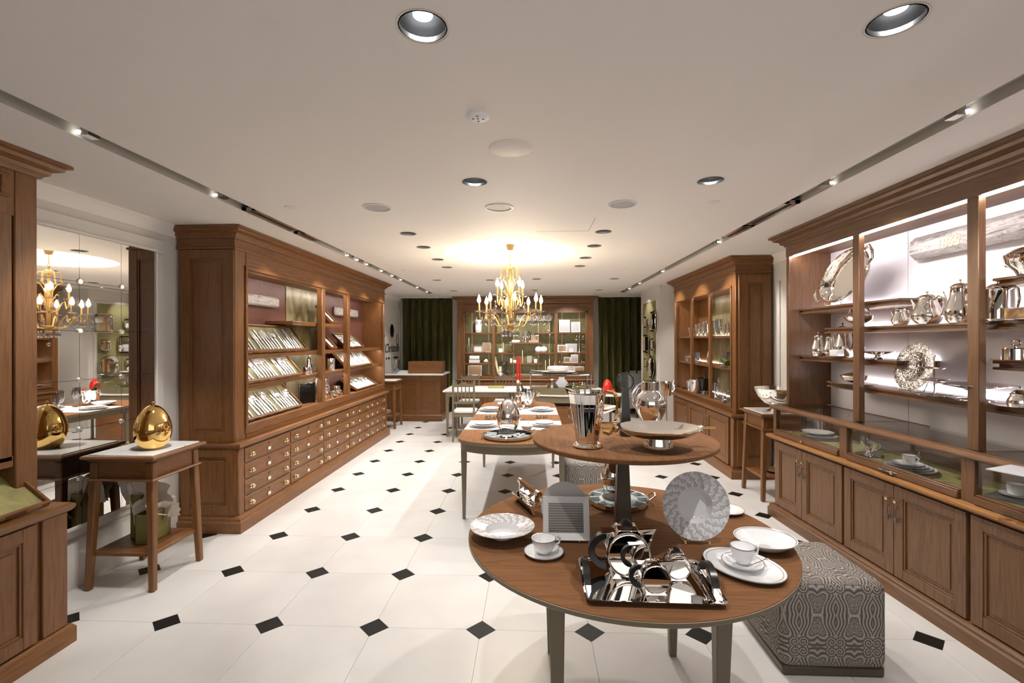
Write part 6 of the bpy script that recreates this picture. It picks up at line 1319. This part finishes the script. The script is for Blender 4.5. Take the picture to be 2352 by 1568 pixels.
x, y = vit(2112, 1052); jar('small_egg_cup', 'tiny silver pot behind the plate stack in the middle vitrine', 'pot', x, y, vz, [(0, 0), (.02, 0), (.008, .01), (.02, .025), (.022, .035), (.006, .045), (.006, .055), (0, .058)])
x, y = vit(2335, 1138); one('slate_board', 'dark square plate in the nearest vitrine', 'plate', MB().box(-.13, .13, -.13, .13, 0, .006), plain('grey_slate', (.16, .16, .16), .35), (x+.02, y-.03, vz), .5, bev=.002)
cup('white cup with dark rim in the nearest vitrine', x, y, vz+.006, .040, .058, -1.0, shape=1)
for k, (px, py) in enumerate(((2203, 1084), (2203, 1108), (2202, 1135))): pass
x, y = vit(2300, 1175); one('label_bar', 'small dark bar on the olive lining of the nearest vitrine', 'bar', MB().box(-.035, .035, -.005, .005, 0, .004), taupe2, (x, y, vz), -1.1)
p = at_z(2330, 1085, 1.01); one('brochure', 'grey and tan brochure lying on the glass counter top', 'brochure', MB().box(-.10, .10, -.14, .14, 0, .004), greyp, (p.x+.06, p.y-.05, 1.0125), .4)
# ---------- right glazed cabinet goods
S1, S2, S3 = 1.656, 1.263, .826
def r2(px, x): return at_x(px, 850, x).y
for k, (px, x, z, h, r, nm, kind) in enumerate(((1588, 2.42, S1, .13, .045, 'leftmost silver tumbler on top shelf of the glazed cabinet', 's'), (1604, 2.42, S1, .17, .05, 'silver goblet on top shelf behind first mullion', 's'), (1612, 2.42, S1, .18, .05, 'second silver goblet on top shelf', 's'), (1622, 2.42, S1, .20, .055, 'third silver goblet on top shelf', 's'),
    (1640, 2.44, S1, .20, .04, 'tall crystal vase left on top shelf', 'g'), (1652, 2.40, S1, .21, .04, 'tall crystal vase right on top shelf', 'g'), (1669, 2.42, S1, .13, .04, 'silver flask on top shelf right', 's'), (1676, 2.42, S1, .16, .04, 'silver flask at far right of top shelf', 's'),
    (1580, 2.42, S2, .09, .05, 'square glass tumbler at left of middle shelf', 'g'), (1594, 2.44, S2, .14, .045, 'cut glass beaker on the middle shelf', 'g'), (1603, 2.40, S2, .16, .05, 'cut crystal tall beaker on middle shelf', 'g'), (1657, 2.38, S2, .10, .03, 'small crystal shot glass on the middle shelf right', 'g'), (1667, 2.46, S2, .19, .05, 'clear glass jug at right of middle shelf', 'g'),
    (1583, 2.42, S3, .15, .045, 'tall silver cup left on the bottom shelf', 's'), (1617, 2.38, S3, .07, .045, 'low crystal bowl on the bottom shelf', 'g'), (1642, 2.44, S3, .20, .05, 'large cut crystal vase on the bottom shelf', 'g'), (1663, 2.38, S3, .08, .035, 'crystal tumbler on the bottom shelf right', 'g'))):
    y = r2(px, x)
    if kind == 's': jar('goblet', nm, 'goblet', x, y, z, [(0, 0), (r*.7, 0), (r*.6, h*.05), (r*.65, h*.3), (r, h*.8), (r*1.02, h), (r*.93, h), (r*.6, h*.3), (0, h*.1)])
    else: one('crystal_glass', nm, 'glass', fluted([(r*.7, 0), (r*.8, h*.1), (r*.85, h*.6), (r, h), (r*.92, h), (r*.7, h*.1)], 8, .06, 32), crystal, (x, y, z))
t = T('ice_bucket', 'silver ice bucket with lion handles on the bottom shelf of glazed cabinet', 'bucket', (2.42, r2(1599, 2.42), S3)); O('body', MB().lathe([(0, 0), (.07, 0), (.08, .01), (.10, .19), (.105, .195), (.095, .19), (.07, .02), (0, .02)], 32), silver, t); O('handle', MB().tube([(-.09, -.04, .14), (-.10, -.06, .12), (-.08, -.08, .12), (-.07, -.07, .145)], .006, 6), silver, t)
t = T('ice_bucket', 'dark ice bucket holding a bottle on the bottom shelf of glazed cabinet', 'bucket', (2.5, r2(1619, 2.5), S3)); O('body', MB().lathe([(0, 0), (.08, 0), (.11, .22), (.115, .225), (.1, .22), (.07, .02), (0, .02)], 32), blackglass, t)
one('wine_bottle', 'dark bottle neck rising from the black ice bucket', 'bottle', MB().lathe([(0, 0), (.035, 0), (.035, .16), (.013, .21), (.013, .28), (0, .28)], 16), MATS['bottle_glass'], (2.5, r2(1619, 2.5), S3+.03))
jar('decanter', 'tall crystal decanter with stopper on the bottom shelf', 'decanter', 2.42, r2(1651, 2.42), S3, [(0, 0), (.05, 0), (.055, .02), (.045, .12), (.015, .17), (.018, .2), (.022, .21), (.008, .215), (.02, .24), (.008, .28), (0, .29)], crystal)
jar('decanter', 'square crystal decanter at right of the bottom shelf', 'decanter', 2.38, r2(1672, 2.38), S3, [(0, 0), (.05, 0), (.05, .10), (.02, .12), (.02, .14), (.03, .142), (.025, .17), (0, .17)], crystal, seg=8)
t = T('wine_pourer', 'silver swan shaped bottle holder on the middle shelf', 'holder', (2.42, r2(1630, 2.42), S2), -pi/2); O('frame', MB().tube([(-.05, 0, .0), (-.06, 0, .12), (-.02, 0, .2), (.04, 0, .19), (.07, 0, .1), (.05, 0, .02)], [.02, .016, .012, .014, .02, .02], 10), silver, t); O('stopper', MB().ball((-.02, 0, .205), .02, 12, 8), black, t)
one('wine_bottle', 'green bottle lying in a cradle on the middle shelf right', 'bottle', MB().lathe([(0, 0), (.036, 0), (.036, .15), (.013, .2), (.013, .27), (0, .27)], 16).xf(Matrix.Rotation(R(-75), 4, 'X')), plain('green_bottle', (.06, .08, .008), .06, coat=1), (2.40, r2(1672, 2.40)+.0, S2+.05))
x = 2.44; plate('silver dish at left of bottom shelf in glazed cabinet', x, r2(1572, x), S3, .06, silver)
jar('bar_tool_set', 'cluster of silver pieces on the top shelf second mullion', 'set', 2.48, r2(1630, 2.48), S1, [(0, 0), (.06, 0), (.05, .05), (.065, .12), (.04, .19), (0, .2)])
# ---------- rear cabinet goods, shelf heights measured on the cabinet
YB = 10.55
def bx(px): return at_y(px, 800, YB).x
a_, b_, c_, d_, e_ = 1.771, 1.326, 1.093, .811, 1.546
def fr_(px, z, w, h, lab, mat=silver, pic=beigep, fw=.022, dy=.0): frame(lab, bx(px), YB+.05+dy, z, w*YB/F, h*YB/F, fw, mat, pic)
bright = plain('white_enamel', (.85, .85, .86), .2)
jar('cylinder_vase', 'tall bright silver cylinder vase on the top left shelf of rear cabinet', 'vase', bx(1099), YB, a_, [(0, 0), (.065, 0), (.07, .01), (.065, .03), (.075, .04), (.075, .28), (.07, .28), (.06, .05), (0, .05)], bright)
for px, h, nm in ((1073, .25, 'left'), (1077, .30, 'middle'), (1083, .2, 'right')): candlestick('%s beaded silver candlestick on the second left shelf' % nm, bx(px), YB, b_, h*.55, silver, None, .03)
candle('white taper between the beaded candlesticks', bx(1077), YB, b_+.165, .16, wpaper)
fr_(1097, b_, 21, 15, 'landscape silver picture frame on second left shelf', pic=wpaper); fr_(1117, b_, 20, 23, 'portrait silver picture frame on second left shelf')
one('shell_dish', 'small silver shell in front of the portrait frame', 'dish', MB().ball((0, 0, .02), .03, 12, 8, .6), silver, (bx(1114), YB-.12, b_))
one('jewel_casket', 'white enamel casket with silver bands on third left shelf', 'casket', MB().box(-.12, .12, -.06, .06, .0, .07).box(-.11, .11, -.05, .05, .09, .16).box(-.125, .125, -.065, .065, .065, .075), bright, (bx(1090), YB, c_), bev=.012)
jar('shell_bowl', 'silver clam shell bowl on third left shelf', 'bowl', bx(1117), YB, c_, [(0, 0), (.05, 0), (.07, .03), (.05, .08), (.02, .1), (0, .1)])
fr_(1090, d_, 32, 23, 'large landscape picture in white frame on bottom left shelf', bright, beigep, .014)
jar('candle_dish', 'small flat silver dish on the bottom left shelf', 'dish', bx(1120), YB, d_, [(0, 0), (.03, 0), (.07, .015), (.03, .02), (0, .025)])
jar('covered_dish', 'silver covered dish on the top shelf behind the chandelier', 'dish', bx(1164), YB, a_, [(0, 0), (.06, 0), (.12, .03), (.1, .06), (.02, .08), (0, .09)])
one('letter_holder', 'white square holder with handle on second centre left shelf', 'box', MB().box(-.045, .045, -.03, .03, 0, .09), bright, (bx(1150), YB, b_), bev=.004)
candle('cream taper candle on second centre left shelf', bx(1156), YB+.05, b_+.02, .20, cream); jar('candle_holder', 'silver dish candle holder under the cream taper', 'holder', bx(1156), YB+.05, b_, [(0, 0), (.03, 0), (.03, .006), (.01, .02), (0, .02)]) 
jar('teapot_dish', 'low silver sauce boat on second centre left shelf', 'dish', bx(1172), YB, b_, [(0, 0), (.04, 0), (.05, .01), (.09, .05), (.08, .055), (0, .02)])
jar('glass_stem_bowl', 'round crystal globe hanging below centre shelf on left', 'globe', bx(1174), YB-.05, e_, [(0, 0), (.03, 0), (.006, .02), (.006, .12), (0, .12)], crystal)
one('pill_box', 'rounded white enamel box on the centre shelf left', 'box', MB().lathe([(0, 0), (.04, .004), (.045, .03), (.04, .056), (0, .06)], 20, sx=2.2), bright, (bx(1185), YB, e_))
t = T('jug', 'black and silver jug in the middle of the centre shelf', 'jug', (bx(1207), YB, e_)); O('body', MB().lathe([(0, 0), (.07, 0), (.085, .05), (.07, .12), (.055, .25), (.05, .26), (0, .25)], 28), silver, t); O('handle', MB().tube([(.055, 0, .25), (.10, 0, .22), (.11, 0, .13), (.08, 0, .06)], .010, 8), black, t)
fr_(1226, e_, 23, 17, 'landscape silver frame on the centre shelf right')
t = candelabrum('branched silver candelabrum at top centre right shelf of rear cabinet', bx(1259), YB, a_, .42, .2, 2)
candlestick('tall slim silver candlestick on second centre right shelf', bx(1263), YB, b_, .40, silver, None, .04)
for px, lab in ((1237, 'left'), (1249, 'right')): one('enamel_pot', '%s rounded white enamel pot on second centre right shelf' % lab, 'pot', MB().lathe([(0, 0), (.05, 0), (.075, .03), (.078, .08), (.06, .12), (0, .14)], 24), bright, (bx(px), YB, b_))
for px, w, h, lab in ((1174, .05, .10, 'small silver votive at left of third centre shelf'), (1182, .07, .065, 'low white votive on third centre shelf'), (1216, .11, .155, 'engraved silver square vase on third centre shelf'), (1230, .07, .085, 'small silver square vase on third centre shelf')): one('square_vase', lab, 'vase', MB().box(-w/2, w/2, -w/2, w/2, 0, h), brush if 'eng' in lab else bright, (bx(px), YB, c_), bev=.004)
candle('cream taper candle on third centre shelf', bx(1200), YB, c_+.04, .24, cream); jar('candle_holder', 'silver base of the taper on third centre shelf', 'holder', bx(1200), YB, c_, [(0, 0), (.03, 0), (.012, .02), (.01, .04), (0, .04)])
for px, h, lab in ((1253, .28, 'left cream taper on the bottom right centre shelf'), (1262, .31, 'middle cream taper on the bottom right centre shelf'), (1274, .24, 'right cream taper on the bottom right centre shelf')): candle(lab, bx(px), YB, d_+.06, h, cream); jar('candle_holder', lab.replace('cream taper', 'low holder'), 'holder', bx(px), YB, d_, [(0, 0), (.035, 0), (.012, .02), (.012, .06), (0, .06)])
one('ostrich_feather', 'cream folded fan leaning on bottom centre left shelf', 'fan', MB().hexa([(-.02, 0, 0), (.02, 0, 0), (.02, .01, 0), (-.02, .01, 0), (-.12, 0, .40), (-.07, 0, .42), (-.07, .01, .42), (-.12, .01, .40)]), cream, (bx(1146), YB, d_+.0))
candle('thick cream pillar candle on the bottom centre left shelf', bx(1149), YB, d_+.085, .12, cream, None, .035); jar('half_dome', 'silver half dome holder under the pillar candle', 'holder', bx(1149), YB, d_, [(0, 0), (.075, 0), (.07, .04), (.04, .075), (0, .085)])
jar('hurricane_glass', 'clear glass hurricane jar on the bottom centre left shelf', 'jar', bx(1157), YB+.06, d_, [(0, 0), (.06, 0), (.075, .30), (.07, .30), (.055, .01), (0, .008)], crystal)
jar('brandy_glass', 'round crystal goblet on bottom centre left shelf', 'glass', bx(1166), YB, d_, [(0, 0), (.035, 0), (.005, .01), (.005, .04), (.045, .08), (.035, .12), (.03, .12), (.04, .08), (0, .045)], crystal)
one('long_tray', 'long low silver tray box on the bottom centre shelf', 'tray', MB().box(-.17, .17, -.06, .06, 0, .05).box(-.18, .18, -.07, .07, .018, .026), silver, (bx(1200), YB, d_), bev=.006)
fr_(1297, a_, 25, 29, 'large rounded silver frame on the top right shelf', bright, greyp, .02); fr_(1323, a_, 21, 24, 'smaller ornate silver frame on the top right shelf', bright, greyp, .026)
fr_(1292, b_, 22, 17, 'white framed brown photo on second right shelf', bright); fr_(1313, b_, 26, 20, 'pale lilac frame behind on second right shelf', bright, greyp, .01, .05)
one('white_cube', 'white enamel block before the lilac frame on second right shelf', 'box', MB().box(-.05, .05, -.03, .03, 0, .09), bright, (bx(1311), YB-.08, b_), bev=.004)
candelabrum('low branched silver candelabrum on second right shelf', bx(1331), YB, b_, .42, .24, 5)
fr_(1303, c_, 16, 13, 'small brown photo frame on third right shelf', bright); fr_(1320, c_, 17, 19, 'upright white scalloped frame on third right shelf', bright, greyp, .014)
for px, lab in ((1285, 'left'), (1293, 'second'), (1336, 'third'), (1341, 'rightmost')): one('trinket', '%s tiny silver trinket on the third right shelf' % lab, 'trinket', MB().ball((0, 0, .02), .022, 10, 8, .9), silver, (bx(px), YB-.05, c_))
fr_(1311, d_, 18, 22, 'white frame at bottom right shelf of rear cabinet', bright, greyp, .012); fr_(1331, d_, 24, 21, 'brown photo in silver frame at bottom right shelf', bright)
# goods seen only as reflections and through the near left glass are left out
